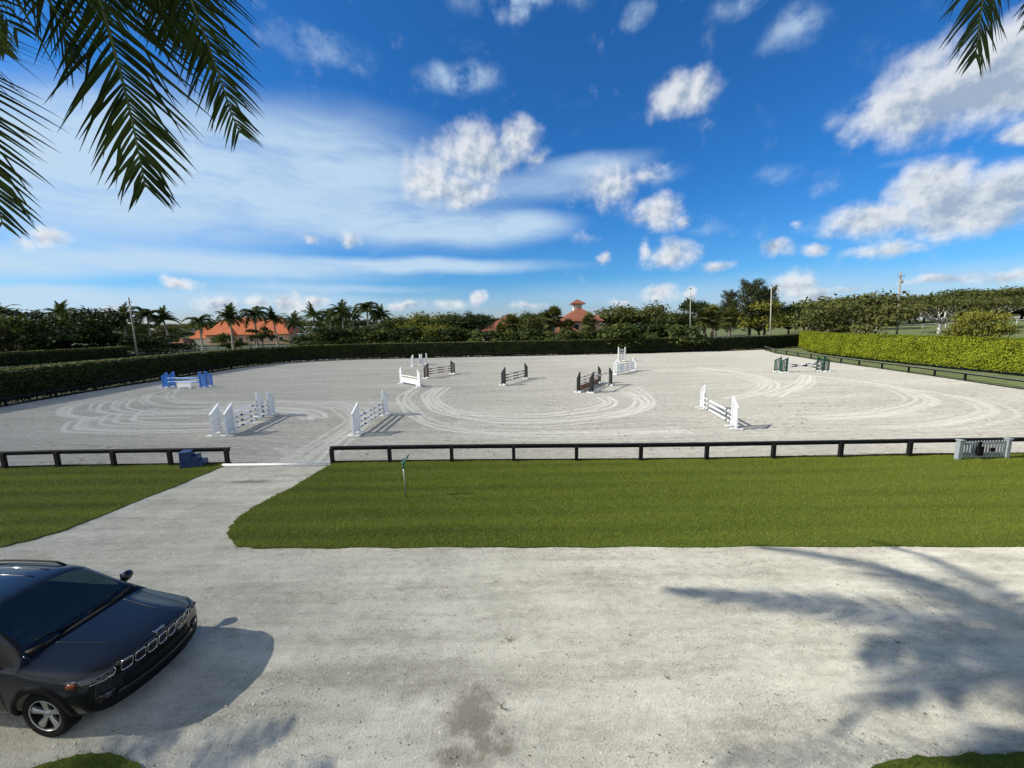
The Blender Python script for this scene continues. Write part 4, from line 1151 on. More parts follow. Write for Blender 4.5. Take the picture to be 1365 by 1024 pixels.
    # bonnet: shut lines and two raised creases
    for s_ in (-1, 1):
        pts = [top(x, s_ * y) for x, y in zip(lin(.70, -.36, 12), lin(.58, .74, 12))]
        MB().tube([p + nr * .0005 for p, nr in pts], .0045, 5).build('bonnet_gap', M['gloss'], root)
        pts = [top(x, s_ * y) for x, y in zip(lin(.50, -.30, 10), lin(.34, .46, 10))]
        MB().tube([p + nr * .001 for p, nr in pts], [.002] + [.011] * 8 + [.002], 8).build('bonnet_crease', paintm, root)
    # roof ribs and rails
    for y in (-.40, -.2, .2, .40):
        pts = [top(x, y) for x in lin(-1.42, -2.8, 10)]
        MB().tube([p - nr * .004 for p, nr in pts], .014, 8).build('roof_rib', paintm, root)
    for s_ in (-1, 1):
        pts = [top(x, s_ * .575) for x in lin(-1.35, -2.95, 12)]
        MB().tube([p + Vector((0, 0, .045 if 0 < i < 11 else .0)) for i, (p, nr) in enumerate(pts)], .017, 8).build('roof_rail', M['cladding'], root)
    # wheel arches
    for x in (0, -2.636):
        for s_ in (-1, 1):
            mb = MB(); v_ = []; K = 23
            for i in range(K):
                a = R(-12) + R(204) * i / (K - 1)
                for r_, o_ in ((.385, .004), (.392, .022), (.455, .020), (.475, .002)):
                    p, nr = side(x + math.cos(a) * max(r_, .44), max(.345 + math.sin(a) * max(r_, .44), .26), s_)
                    v_.append((x + math.cos(a) * r_, p.y + s_ * o_, .345 + math.sin(a) * r_))
            mb.add(v_, [(i * 4 + j, i * 4 + j + 1, i * 4 + j + 5, i * 4 + j + 4) for i in range(K - 1) for j in range(3)], 0, True)
            mb.build('arch_trim', M['cladding'], root)
    # wheels
    for x in (0, -2.636):
        for s_ in (-1, 1):
            w = empty('wheel', (x, s_ * .775, .345)); w.parent = root
            ty = MB().lathe([(.225, -.10), (.29, -.112), (.325, -.105), (.343, -.085), (.345, 0), (.343, .085), (.325, .105), (.29, .112), (.225, .10)], 40, axis='y').build('tyre', M['tyre'], w)
            rm = MB().lathe([(.0, s_ * .02), (.20, s_ * .02), (.215, s_ * .07), (.222, s_ * .098), (.232, s_ * .106), (.236, s_ * .09), (.226, -s_ * .10)], 40, axis='y').build('rim', M['cladding'], w)
            spk = MB()
            spk.lathe([(.0, s_ * .088), (.035, s_ * .090), (.042, s_ * .082), (.060, s_ * .074), (.064, s_ * .04)], 24, axis='y')
            for i in range(5):
                a = 2 * math.pi * i / 5 + .35
                ca, sa = math.cos(a), math.sin(a)
                def pt(r_, t_, y): return (ca * r_ - sa * t_, s_ * y, sa * r_ + ca * t_)
                prof = [(.045, .026, .078), (.12, .036, .088), (.19, .052, .094), (.226, .066, .090)]
                v_ = []
                for r_, t_, y in prof: v_ += [pt(r_, -t_, y - .012), pt(r_, -t_ * .45, y), pt(r_, t_ * .45, y), pt(r_, t_, y - .012), pt(r_, t_, y - .04), pt(r_, -t_, y - .04)]
                spk.add(v_, [(q * 6 + j, q * 6 + (j + 1) % 6, q * 6 + 6 + (j + 1) % 6, q * 6 + 6 + j) for q in range(3) for j in range(6)], 0, False)
            spk.tube([(.228 * math.cos(t * math.pi / 18), s_ * .098, .228 * math.sin(t * math.pi / 18)) for t in range(37)], .009, 6, caps=False)
            spk.build('spokes', M['alloy'], w)
    # mirrors
    for s_ in (-1, 1):
        mr = empty('mirror', (-.80, s_ * .985, 1.10)); mr.parent = root
        mb = MB(); v_ = []; K, J = 10, 14
        for i in range(K + 1):
            u_ = i / K; r_ = math.sin(math.pi * min(max(u_, .02), .98)) ** .55
            for j in range(J):
                a = 2 * math.pi * j / J
                v_.append((.04 - .02 * u_ + .085 * r_ * math.cos(a) * (1 if math.cos(a) > 0 else .45), s_ * (-.115 + .22 * u_), .02 * u_ + .098 * r_ * (1 - .12 * u_) * math.sin(a)))
        mb.add(v_, [(i * J + j, i * J + (j + 1) % J, (i + 1) * J + (j + 1) % J, (i + 1) * J + j) for i in range(K) for j in range(J)], 0, True)
        mb.build('housing', paintm, mr)
        MB().tube([(.02, -s_ * .20, -.10), (.03, -s_ * .10, -.07), (.04, -s_ * .02, -.05)], [.035, .03, .035], 8).build('stalk', M['cladding'], mr)
        MB().box((-.004, 0, .012), (.012, .17, .13), bev=.003).build('mirror_glass', M['chrome'], mr)
    # front doors: shut line and handle
    for s_ in (-1, 1):
        for xx in (-.52, -1.48):
            pts = [side(xx - .08 * (z - .4), z, s_) for z in lin(.34, 1.0, 9)]
            MB().tube([p + nr * .0005 for p, nr in pts], .005, 5).build('door_gap', M['gloss'], root)
        p, nr = side(-1.30, .90, s_)
        MB().box((p.x, p.y + s_ * .022, p.z), (.20, .022, .032), bev=.008).build('door_handle', paintm, root)
    # cowl and wipers
    patch('cowl_panel', M['cladding'], [[(x, y) for y in lin(-.70, .70, 15)] for x in (-.300, -.345, -.385)], lambda x, y: top(x + .05 * (1 - (abs(y) / .7) ** 2) - .0, y), .006)
    for y0, y1 in ((-.55, -.02), (.05, .55)):
        pts = [top(-.46 + .08 * (1 - (abs(y) / .7) ** 2), y) for y in lin(y0, y1, 7)]
        MB().tube([p + nr * .018 for p, nr in pts], .009, 6).build('wiper', M['cladding'], root)
    # inside: dashboard, seats, wheel
    MB().box((-.72, 0, .93), (.45, 1.35, .16), bev=.05).build('dashboard', M['seat'], root)
    for y in (-.36, .36):
        MB().box((-1.62, y, .62), (.5, .5, .16), bev=.05).box((-1.86, y, .98), (.14, .48, .62), bev=.05).box((-1.90, y, 1.37), (.10, .26, .17), bev=.04).build('seat', M['seat'], root)
    MB().tube([(-1.06 + .02 * math.sin(t * math.pi / 10), .36 + .18 * math.cos(t * math.pi / 10), .98 + .17 * math.sin(t * math.pi / 10)) for t in range(21)], .014, 6, caps=False).build('steering_wheel', M['cladding'], root)
    p, nr = top(-1.22, 0)
    MB().box((-1.10, 0, 1.42), (.03, .22, .06), bev=.01).build('rear_view_mirror', M['gloss'], root)
    if lettering:
        cu = bpy.data.curves.new('badge', 'FONT'); cu.body = 'Jeep'; cu.size = .085; cu.extrude = .003; cu.align_x = 'CENTER'; cu.align_y = 'CENTER'; cu.offset = .002; cu.space_character = 1.05
        t = bpy.data.objects.new('badge', cu); COL.objects.link(t)
        dg = bpy.context.evaluated_depsgraph_get(); dg.update()
        tm = bpy.data.meshes.new_from_object(t.evaluated_get(dg)); bpy.data.objects.remove(t)
        tm.materials.clear(); tm.materials.append(M['alloy'])
        b = link('badge', tm, root)
        p, nr = top(.835, 0)
        zz = nr.normalized(); xx = Vector((0, 1, 0)); yy = zz.cross(xx).normalized()
        b.matrix_local = Matrix((( xx.x, yy.x, zz.x, p.x + zz.x * .012), (xx.y, yy.y, zz.y, 0), (xx.z, yy.z, zz.z, p.z + zz.z * .012), (0, 0, 0, 1)))
    patch('number_plate', M['white'], [[(-3.6, 0)] * 1] * 1, lambda a, b: (Vector((0, 0, 0)), Vector((0, 0, 1))), 0) if False else None
    return root
car = build_car(M['paint'], 'dark slate blue SUV with seven chrome framed grille slots parked on the pale yard')
car.location = (-6.27, 5.47, 0.0)
car.rotation_euler = (0, 0, -.0765)
car['category'] = 'car'

# ------------------------------------------------------------------ palms close to the camera
def frond_mesh(pts, nleaf, llen, lw, droop, rg, side_angle=1.0, rach=.022, taper0=.25, side=None):
    """a feather frond: stalk along pts, narrow folded leaflets on both sides. returns (stalk MB, V, F)"""
    c = catmull(pts, 10); seg = np.linalg.norm(np.diff(c, axis=0), axis=1); cum = np.concatenate([[0], np.cumsum(seg)]); T = cum[-1]
    st = MB().tube([Vector(p) for p in c[::2]] + ([Vector(c[-1])] if len(c) % 2 == 0 else []), [rach * (1 - .85 * i / (len(c[::2]))) for i in range(len(c[::2]) + (1 if len(c) % 2 == 0 else 0))], 6)
    Vs = []; Fs = []; nb = 0
    for i in range(nleaf):
        for s_ in (-1, 1):
            u_ = taper0 * .3 + (1 - taper0 * .3) * ((i + rg.uniform(-.35, .35) + .5) / nleaf); u_ = min(max(u_, .01), .995)
            s = u_ * T; k_ = min(int(np.searchsorted(cum, s)), len(c) - 1); p = c[k_ - 1] + (c[k_] - c[k_ - 1]) * ((s - cum[k_ - 1]) / (seg[k_ - 1] + 1e-9)) if k_ > 0 else c[0]
            d = c[min(k_ + 1, len(c) - 1)] - c[max(k_ - 1, 0)]; d = d / (np.linalg.norm(d) + 1e-9)
            up = np.array([0, 0, 1.]); sd = np.cross(d, up)
            if side is not None: sd = np.array(side, float) - d * np.dot(side, d)
            sd /= np.linalg.norm(sd) + 1e-6; nu = np.cross(sd, d)
            fwd = .38 + 1.0 * u_ ** 2.2
            l = llen * (math.sin(math.pi * min(.16 + u_ * .84, 1.0) ** .75) ** .55 * .9 + .18) * rg.uniform(.8, 1.12)
            dirv = sd * s_ * side_angle + d * fwd + nu * rg.uniform(-.12, .28) + rg.normal(0, .07, 3); dirv /= np.linalg.norm(dirv)
            q = p.copy(); v = dirv.copy(); w_ = lw * rg.uniform(.8, 1.15); ns = 5
            ax = np.cross(v, nu); ax /= np.linalg.norm(ax) + 1e-9
            hook = rg.uniform(0, 1) < .12
            for j in range(ns + 1):
                t = j / ns; ww = w_ * (.55 + 1.5 * t if t < .3 else 1.0 * (1 - (t - .3) / .72) ** .8)
                Vs += [q - ax * ww / 2 - nu * ww * .18, q, q + ax * ww / 2 - nu * ww * .18]
                if hook and j == 2: v = v + np.array([0, 0, -.9]); v /= np.linalg.norm(v)
                v = v + np.array([0, 0, -droop]) * (.4 + t); v /= np.linalg.norm(v)
                q = q + v * l / ns
            for j in range(ns):
                b = nb + j * 3
                Fs += [(b, b + 1, b + 4, b + 3), (b + 1, b + 2, b + 5, b + 4)]
            nb += 3 * (ns + 1)
    return st, np.array(Vs), np.array(Fs)
def add_frond(root, pts, nleaf, llen, lw, droop, seed, mat=None, rach=.022, side_angle=1.0, side=None):
    o = np.array(root.location)
    st, V_, F_ = frond_mesh([np.array(p) - o for p in pts], nleaf, llen, lw, droop, np.random.default_rng(seed), side_angle, rach, .25, side)
    fr = link('frond', npmesh('frond', V_, F_, mat or M['frond'], True), root)
    st.build('stalk', M['rachis'], fr)
    return fr
def palm_trunk(root, h, r0, r1, lean=(0, 0), shaft=1.2):
    pts = [Vector((lean[0] * (t ** 1.5), lean[1] * (t ** 1.5), -.2 + (h + .2) * t)) for t in [i / 16 for i in range(17)]]
    MB().tube(pts, [r0 * 1.25 if i == 0 else (r0 + (r1 - r0) * i / 16) * (1 + .02 * (i % 2)) for i in range(17)], 14).build('trunk', M['ptrunk'], root)
    t = pts[-1]
    MB().tube([t, t + Vector((0, 0, shaft * .3)), t + Vector((0, 0, shaft * .7)), t + Vector((0, 0, shaft))], [r1, r1 * 1.15, r1 * .8, r1 * .4], 12).build('crownshaft', M['shaft'], root)
    return t + Vector((0, 0, shaft))
V3 = lambda *p: tuple(at(*p))
# the palm left of the camera whose fronds hang into the top left of the view
np1 = empty('palm_tree', (-4.5, 1.7, 0), 0, 'tall palm at the left whose dark fronds hang into the top left of the view', 'palm')
tip = palm_trunk(np1, 7.2, .17, .12, (0, 0), .9); ct = Vector(np1.location) + tip
C0 = tuple(ct)
def hang(*px): return [C0] + [V3(*p) for p in px]
SD = (.96, .26, .04)
add_frond(np1, [C0, V3(20,-190,2.3), V3(95,-90,2.9), V3(132,0,3.05), V3(160,95,3.1), V3(180,180,3.1), V3(194,250,3.1)], 128, .88, .027, .05, 1, rach=.02, side=SD)
add_frond(np1, [C0, V3(120,-240,2.6), V3(215,-90,3.3), V3(262,20,3.5), V3(290,95,3.55), V3(308,150,3.55), V3(320,178,3.55)], 116, .70, .024, .06, 2, rach=.018, side=SD)
add_frond(np1, [C0, V3(-300,-80,1.9), V3(-130,40,2.5), V3(-60,130,2.7), V3(-20,220,2.75), V3(4,300,2.75)], 104, .66, .023, .05, 3, rach=.018, side=SD)
add_frond(np1, [C0, V3(-120,-200,2.1), V3(-20,-120,2.7), V3(50,-30,3.0), V3(82,40,3.1), V3(98,85,3.1)], 86, .66, .025, .12, 4, rach=.018, side=(.9, -.2, .1))
add_frond(np1, [C0, V3(60,-300,2.8), V3(180,-150,3.7), V3(222,-60,3.9), V3(245,10,3.9), V3(262,70,3.9)], 92, .82, .027, .06, 5, rach=.018, side=SD)
add_frond(np1, [C0, V3(40,-280,2.7), V3(150,-170,3.5), V3(190,-90,3.7), V3(210,-10,3.7), V3(222,50,3.7)], 92, .78, .026, .08, 7, rach=.018, side=SD)
add_frond(np1, [C0, V3(80,-320,2.9), V3(110,-210,3.6), V3(128,-130,3.9), V3(140,-50,3.95), V3(150,20,3.95)], 92, .80, .027, .08, 8, rach=.018, side=SD)
add_frond(np1, [C0, V3(-300,-250,2.2), V3(-160,-110,3.0), V3(-60,-40,3.3), V3(-5,10,3.3), V3(25,45,3.3)], 40, .6, .028, .12, 6, rach=.016, side=(.8, .1, -.2))
for k_ in range(3):      # the rest of the crown, out of the view
    a = R(150 + k_ * 48); dv = Vector((math.cos(a), math.sin(a), 0))
    add_frond(np1, [C0, tuple(ct + dv * .8 + Vector((0, 0, .6))), tuple(ct + dv * 1.7 + Vector((0, 0, .45))), tuple(ct + dv * 2.4 + Vector((0, 0, -.5))), tuple(ct + dv * 2.7 + Vector((0, 0, -1.5)))], 40, .7, .03, .1, 20 + k_)
# the palm right of the camera with one frond tip in view
np2 = empty('palm_tree', (5.6, 2.6, 0), 0, 'palm at the right whose single frond tip hangs into the top right corner', 'palm')
tip = palm_trunk(np2, 7.8, .17, .12, (0, 0), .9); ct2 = Vector(np2.location) + tip; C1 = tuple(ct2)
add_frond(np2, [C1, V3(1440,-260,3.2), V3(1345,-150,3.3), V3(1318,-70,3.3), V3(1308,10,3.3), V3(1300,78,3.3)], 110, .74, .028, .08, 31, rach=.018, side_angle=1.3, side=SD)
add_frond(np2, [C1, V3(1520,-260,3.4), V3(1440,-130,3.7), V3(1402,-50,3.8), V3(1384,30,3.8)], 90, .75, .028, .08, 32, rach=.016, side_angle=1.2, side=SD)
for k_ in range(5):
    a = R(-150 + k_ * 50); dv = Vector((math.cos(a), math.sin(a), 0))
    add_frond(np2, [C1, tuple(ct2 + dv * .8 + Vector((0, 0, .6))), tuple(ct2 + dv * 1.7 + Vector((0, 0, .45))), tuple(ct2 + dv * 2.4 + Vector((0, 0, -.5))), tuple(ct2 + dv * 2.7 + Vector((0, 0, -1.5)))], 36, .7, .03, .1, 40 + k_)

# two more palms of the row at the left, out of the view: the sun behind them throws their fronds' shade on the yard
def shade_frond(root, c, pts, seed, nleaf=95, llen=.85):
    """frond through points whose shade falls at (x, y) on the ground, each with its height"""
    kx, ky = math.cos(SUN_AZ) / math.tan(SUN_EL), math.sin(SUN_AZ) / math.tan(SUN_EL)
    add_frond(root, [c] + [(x - z * kx, y - z * ky, z) for x, y, z in pts], nleaf, llen, .06, .10, seed)
np3 = empty('palm_tree', (-7.0, 1.85, 0), 0, 'tallest palm of the left row whose crown throws the frond shade on the yard', 'palm')
c3 = tuple(Vector(np3.location) + palm_trunk(np3, 10.2, .19, .13, (.1, .3), .9))
for i, p_ in enumerate((((7.6,6.3,11.4),(5.6,6.95,10.7),(3.2,7.4,9.5)), ((8.4,7.2,11.5),(7.4,8.4,10.9),(6.0,8.9,10.0)), ((7.3,5.4,11.3),(5.5,5.0,10.3),(4.2,4.5,9.3)), ((9.6,7.0,11.4),(9.6,8.2,10.6),(9.0,9.0,9.8)), ((8.0,5.9,11.5),(6.6,5.9,10.9),(5.6,5.6,9.9)),
    ((9.0,6.2,11.7),(8.6,7.4,11.3),(8.0,8.2,10.6)), ((8.2,4.4,11.3),(7.0,4.3,10.5),(5.6,4.0,9.7)), ((10,4.2,11.3),(11,3.5,10.6),(11.5,3,9.8)))): shade_frond(np3, c3, p_, 60 + i)
np4 = empty('palm_tree', (-13.6, 1.3, 0), 0, 'shorter palm farther along the left row shading the yard below the car', 'palm')
c4 = tuple(Vector(np4.location) + palm_trunk(np4, 5.0, .18, .13, (0, 0), .8))
for i, p_ in enumerate((((-4.6,3.4,6.3),(-3.9,4.2,5.9),(-3.1,4.75,5.1)), ((-4.4,2.9,6.3),(-3.2,3.6,5.8),(-2.3,4.2,5.0)), ((-5.4,3.6,6.2),(-5.2,4.3,5.6),(-4.6,4.6,4.9)), ((-6.4,2.4,6.2),(-7.4,2.6,5.6),(-8,2.6,4.9)), ((-4.8,1.6,6.2),(-4,1.2,5.6),(-3.4,1.0,4.9)))): shade_frond(np4, c4, p_, 80 + i, 80, .75)

# ------------------------------------------------------------------ background trees, made once per kind and copied
def feather_palm(name, h, r0, nf, flen, seed, mat, trunkm, shaft=True, droop=1.0):
    rg = np.random.default_rng(seed)
    root = empty(name)
    lean = rg.normal(0, .03 * h, 2)
    pts = [Vector((lean[0] * t ** 1.6, lean[1] * t ** 1.6, -.3 + (h + .3) * t)) for t in [i / 8 for i in range(9)]]
    MB().tube(pts, [r0 * (1.35 - .7 * i / 8) for i in range(9)], 9).build('trunk', trunkm, root)
    top_ = pts[-1]
    if shaft:
        MB().tube([top_, top_ + Vector((0, 0, .5)), top_ + Vector((0, 0, 1.1))], [r0 * .7, r0 * .75, r0 * .3], 8).build('crownshaft', M['shaft'], root)
        top_ = top_ + Vector((0, 0, 1.0))
    Vs, Fs, nb = [], [], 0
    for i in range(nf):
        a = 2 * math.pi * i / nf * 2.618 + rg.uniform(-.3, .3); e0 = rg.uniform(.05, 1.25) if i > 3 else rg.uniform(1.1, 1.5)
        d = np.array([math.cos(a) * math.cos(e0), math.sin(a) * math.cos(e0), math.sin(e0)])
        p = np.array(top_); L = flen * rg.uniform(.8, 1.1); n = 15
        for j in range(n):
            t = j / n
            d = d + np.array([0, 0, -.13 * droop * (.5 + t)]); d /= np.linalg.norm(d)
            p = p + d * L / n
            sd = np.cross(d, [0, 0, 1.]); sd /= np.linalg.norm(sd) + 1e-6
            for s_ in (-1, 1):
                for q in range(2):
                    ll = flen * .27 * math.sin(math.pi * (.18 + .8 * t) ** .9) * rg.uniform(.8, 1.2)
                    b = p + d * (L / n) * q * .5
                    e = b + (sd * s_ * .8 + d * .55 + np.array([0, 0, -.35 * droop]) + rg.normal(0, .1, 3)) * ll
                    w_ = d * .085 * flen / 3
                    Vs += [b - w_, b + w_, e]; Fs.append((nb, nb + 1, nb + 2)); nb += 3
    link('crown', npmesh('crown', Vs, Fs, mat), root)
    return root
def fan_palm(name, h, r0, cr, seed, mat):
    rg = np.random.default_rng(seed); root = empty(name)
    MB().tube([(0, 0, -.3), (.04, 0, h * .4), (.02, .04, h)], [r0 * 1.1, r0, r0 * .95], 9).build('trunk', M['trunk'], root)
    Vs, Fs, nb = [], [], 0
    for i in range(56):
        a = rg.uniform(0, 2 * np.pi); e = rg.uniform(-1.0, 1.5)
        d = np.array([math.cos(a) * math.cos(e), math.sin(a) * math.cos(e), math.sin(e)])
        c = np.array([.02, .04, h]) + d * cr * rg.uniform(.12, .7)
        sd = np.cross(d, [0, 0, 1.]); sd /= np.linalg.norm(sd) + 1e-6; nu = np.cross(sd, d)
        for j in range(17):
            t = -1.9 + 3.8 * j / 16
            dv = d * math.cos(t * .8) + sd * math.sin(t * .8) + np.array([0, 0, -.25]) + rg.normal(0, .06, 3)
            e_ = c + dv * cr * .55 * rg.uniform(.85, 1.1); w_ = np.cross(dv, nu); w_ = w_ / (np.linalg.norm(w_) + 1e-6) * cr * .045
            m_ = c + dv * cr * .25
            Vs += [c, m_ - w_, e_, m_ + w_]; Fs.append((nb, nb + 1, nb + 2, nb + 3)); nb += 4
    link('crown', npmesh('crown', Vs, Fs, mat), root)
    return root
def broad_tree(name, h, cw, seed, mat, nleaf=2600, ls=.42, trunkm=None, base=.22, flat=1.0, lobes=16, trunk_r=None, stems=1):
    """trunk with limbs that end in leaf clumps; h total height, cw crown width"""
    rg = np.random.default_rng(seed); root = empty(name)
    tm = MB(); tr = trunk_r or h * .028
    C = []
    for i in range(lobes):
        a = 2 * math.pi * i * .618 + rg.uniform(-.4, .4); r_ = cw * .5 * math.sqrt(rg.uniform(.03, .62)); t = rg.uniform(0, 1)
        z0 = base * h; zz = z0 + (h - z0) * (.22 + .6 * t * (1 - .35 * (r_ / (cw * .5)) ** 2 * flat))
        C.append((np.array([r_ * math.cos(a), r_ * math.sin(a), zz]), cw * rg.uniform(.15, .25), (h - z0) * rg.uniform(.14, .23)))
    for s_ in range(stems):
        o = Vector((rg.normal(0, .12 * cw * (stems > 1)), rg.normal(0, .12 * cw * (stems > 1)), 0))
        fork = o * 1.3 + Vector((0, 0, base * h * 1.05 + .1 * h))
        tm.tube([o + Vector((0, 0, -.3)), o * 1.1 + Vector((rg.normal(0, .1), rg.normal(0, .1), base * h * .5)), fork], [tr * 1.35, tr, tr * .85], 8)
        for c, _a, _b in C[s_::stems]:
            m_ = fork.lerp(Vector(c), .5) + Vector((rg.normal(0, .2), rg.normal(0, .2), h * .03))
            tm.tube([fork, m_, Vector(c)], [tr * .55, tr * .35, tr * .12], 6)
    tm.build('trunk', trunkm or M['dtrunk'], root)
    Ps, Ns = [], []
    per = nleaf // lobes
    for c, ra, rb in C:
        d = rg.normal(0, 1, (per, 3)); d /= np.linalg.norm(d, axis=1, keepdims=True)
        d[:, 2] = np.where(d[:, 2] < -.35, -d[:, 2] * .6, d[:, 2])
        rr = rg.uniform(.25, 1.12, (per, 1)) ** .6
        lum = np.array([1 + .35 * mnoise.noise(Vector((q[0] * 2.2 + c[0], q[1] * 2.2 + c[1], q[2] * 2.2 + seed))) for q in d])[:, None]
        P = c + d * rr * lum * np.array([ra, ra, rb]); Ps.append(P); Ns.append(d * [1, 1, 1.2] + [0, 0, .35])
    V_, F_ = leaf_quads(np.concatenate(Ps), np.concatenate(Ns), ls, .75, .6, rg)
    link('crown', npmesh('crown', V_, F_, mat), root)
    return root
def feather_pine(name, h, cw, seed):
    rg = np.random.default_rng(seed); root = empty(name)
    tm = MB(); tm.tube([(0, 0, -.3), (.1, 0, h * .5), (0, .1, h * .93)], [h * .022, h * .015, .03], 8)
    Ps, Ns = [], []
    for i in range(64):
        t = .12 + .86 * (i / 64) ** .85; a = i * 2.4 + rg.uniform(-.4, .4); l = cw * .5 * (1 - .62 * t) * rg.uniform(.75, 1.3)
        b = Vector((.05, .05, h * t * .95)); e = b + Vector((math.cos(a) * l, math.sin(a) * l, h * .075 + l * .32))
        tm.tube([b, b.lerp(e, .5) + Vector((0, 0, -.05 * l)), e], [.05, .03, .012], 5)
        n = 130; u_ = rg.uniform(.2, 1.05, n)[:, None]
        P = np.array(b) + (np.array(e) - np.array(b)) * u_ + rg.normal(0, .055 * cw * .6, (n, 3)) * [1, 1, .8]
        Ps.append(P); Ns.append(np.tile([0, 0, .5], (n, 1)))
    tm.build('trunk', M['dtrunk'], root)
    V_, F_ = leaf_quads(np.concatenate(Ps), np.concatenate(Ns), .5, 1.0, .28, rg)
    link('crown', npmesh('crown', V_, F_, M['pine']), root)
    return root
def spreading_tree(name, h, cw, seed, mat):
    """bleached bare limbs under a thin umbrella crown"""
    rg = np.random.default_rng(seed); root = empty(name)
    tm = MB(); f_ = Vector((0, 0, h * .26))
    tm.tube([(0, 0, -.3), (.05, 0, h * .14), f_], [h * .06, h * .042, h * .046], 10)
    Ps, Ns = [], []
    for i in range(15):
        a = i * 2.4 + rg.uniform(-.3, .3); r_ = cw * .5 * rg.uniform(.45, 1.0)
        e = Vector((math.cos(a) * r_, math.sin(a) * r_, h * (.92 - .28 * (r_ / (cw * .5)) ** 2) * rg.uniform(.9, 1.05)))
        m1 = f_.lerp(e, .4) + Vector((0, 0, -h * .04)); m2 = f_.lerp(e, .75) + Vector((0, 0, h * .02))
        tm.tube([f_, m1, m2, e], [h * .024, h * .018, h * .011, h * .004], 6)
        for j in range(2):
            a2 = a + rg.uniform(-.7, .7); e2 = m1 + Vector((math.cos(a2), math.sin(a2), 0)) * cw * .17 + Vector((0, 0, h * .30))
            tm.tube([m1, m1.lerp(e2, .5), e2], [h * .011, h * .008, h * .003], 5)
            for cc, nn in ((e, 46), (e2, 46), (m2, 20)):
                Ps.append(np.array(cc) + rg.normal(0, 1, (nn, 3)) * [cw * .085, cw * .085, h * .055]); Ns.append(np.tile([0, 0, 1.], (nn, 1)))
    tm.build('trunk', M['wtrunk'], root)
    V_, F_ = leaf_quads(np.concatenate(Ps), np.concatenate(Ns), .55, .7, .55, rg)
    link('crown', npmesh('crown', V_, F_, mat), root)
    return root
KIND = {}
def kind(k_, maker):
    zs = np.concatenate([np.array([v.co.z for v in ch.data.vertices]) for ch in maker.children if ch.type == 'MESH'])
    KIND[k_] = [maker, False, float(np.percentile(zs, 99.2))]
def plant(k_, px, pytop, Y, h0, label, cat='tree', group=None, sx=1.0, dz=0.0, hmin=None):
    """put a copy of kind k_ where the photo's column px meets distance Y, scaled so its top reaches photo row pytop (h0: height of the kind)"""
    root, used, h0 = KIND[k_]
    o = copy_tree(root) if used else root
    KIND[k_][1] = True
    P = at(px, 430, Y); zb = float(terr(P.x, Y)) + dz
    top_ = at(px, pytop, Y).z
    s_ = (top_ - zb) / h0
    o.location = (P.x, Y, zb); o.scale = (s_ * sx, s_ * sx, s_)
    o.rotation_euler = (0, 0, random.uniform(0, 6.28))
    tag(o, label, cat, group)
    return o
kind('royal1', feather_palm('palm_tree', 8.0, .26, 30, 4.1, 1, M['farfrond'], M['ptrunk']))
kind('royal2', feather_palm('palm_tree', 8.0, .24, 26, 4.3, 2, M['farfrond'], M['ptrunk'], True, 1.25))
kind('royal3', feather_palm('palm_tree', 8.0, .26, 32, 3.9, 3, M['farfrond'], M['ptrunk'], True, .8))
H_R = 10.6
kind('sabal1', fan_palm('palm_tree', 5.2, .24, 1.9, 4, M['fanfrond']))
kind('sabal2', fan_palm('palm_tree', 5.2, .26, 2.1, 5, M['leafo']))
H_S = 6.9
kind('dark1', broad_tree('leafy_tree', 9.0, 11.0, 11, M['leafd'], 6500, .42, None, .06, .8, 20))
kind('dark2', broad_tree('leafy_tree', 9.0, 8.5, 12, M['leafd'], 5600, .40, None, .03, .6, 18))
kind('mid1', broad_tree('leafy_tree', 8.0, 9.0, 13, M['leafm'], 5600, .38, None, .05, .8, 18))
kind('mid2', broad_tree('leafy_tree', 8.0, 7.5, 14, M['leafo'], 5400, .36, None, .03, .7, 18))
kind('yel1', broad_tree('leafy_tree', 8.0, 9.5, 15, M['leafy'], 5200, .38, None, .06, .9, 18))
kind('flat1', broad_tree('leafy_tree', 8.0, 14.0, 16, M['leafo'], 6000, .42, M['trunk'], .14, 1.0, 22, .22))
kind('flat2', broad_tree('leafy_tree', 8.0, 15.0, 17, M['leafm'], 6000, .42, M['trunk'], .16, 1.0, 22, .22))
kind('bush1', broad_tree('spreading_bush', 5.0, 9.0, 18, M['leafo'], 5200, .30, M['trunk'], .06, 1.1, 30, .09, 6))
kind('bush2', broad_tree('round_bush', 4.0, 8.4, 19, M['leafy'], 5200, .28, M['trunk'], .04, 1.2, 30, .08, 6))
kind('shrub1', broad_tree('shrub', 3.0, 5.0, 20, M['leafd'], 1500, .32, None, .02, .7, 12, .05, 4))
kind('shrub2', broad_tree('shrub', 3.0, 4.6, 21, M['leafm'], 1500, .32, None, .02, .7, 12, .05, 4))
kind('pine', feather_pine('feathery_pine', 14.0, 9.0, 22))
kind('white', spreading_tree('bleached_tree', 8.0, 15.0, 23, M['leafo']))
kind('litree', broad_tree('round_tree', 4.0, 3.6, 24, M['leafd'], 1500, .25, None, .42, .6, 12, .09))
GP = 'palms beyond the left hedge'
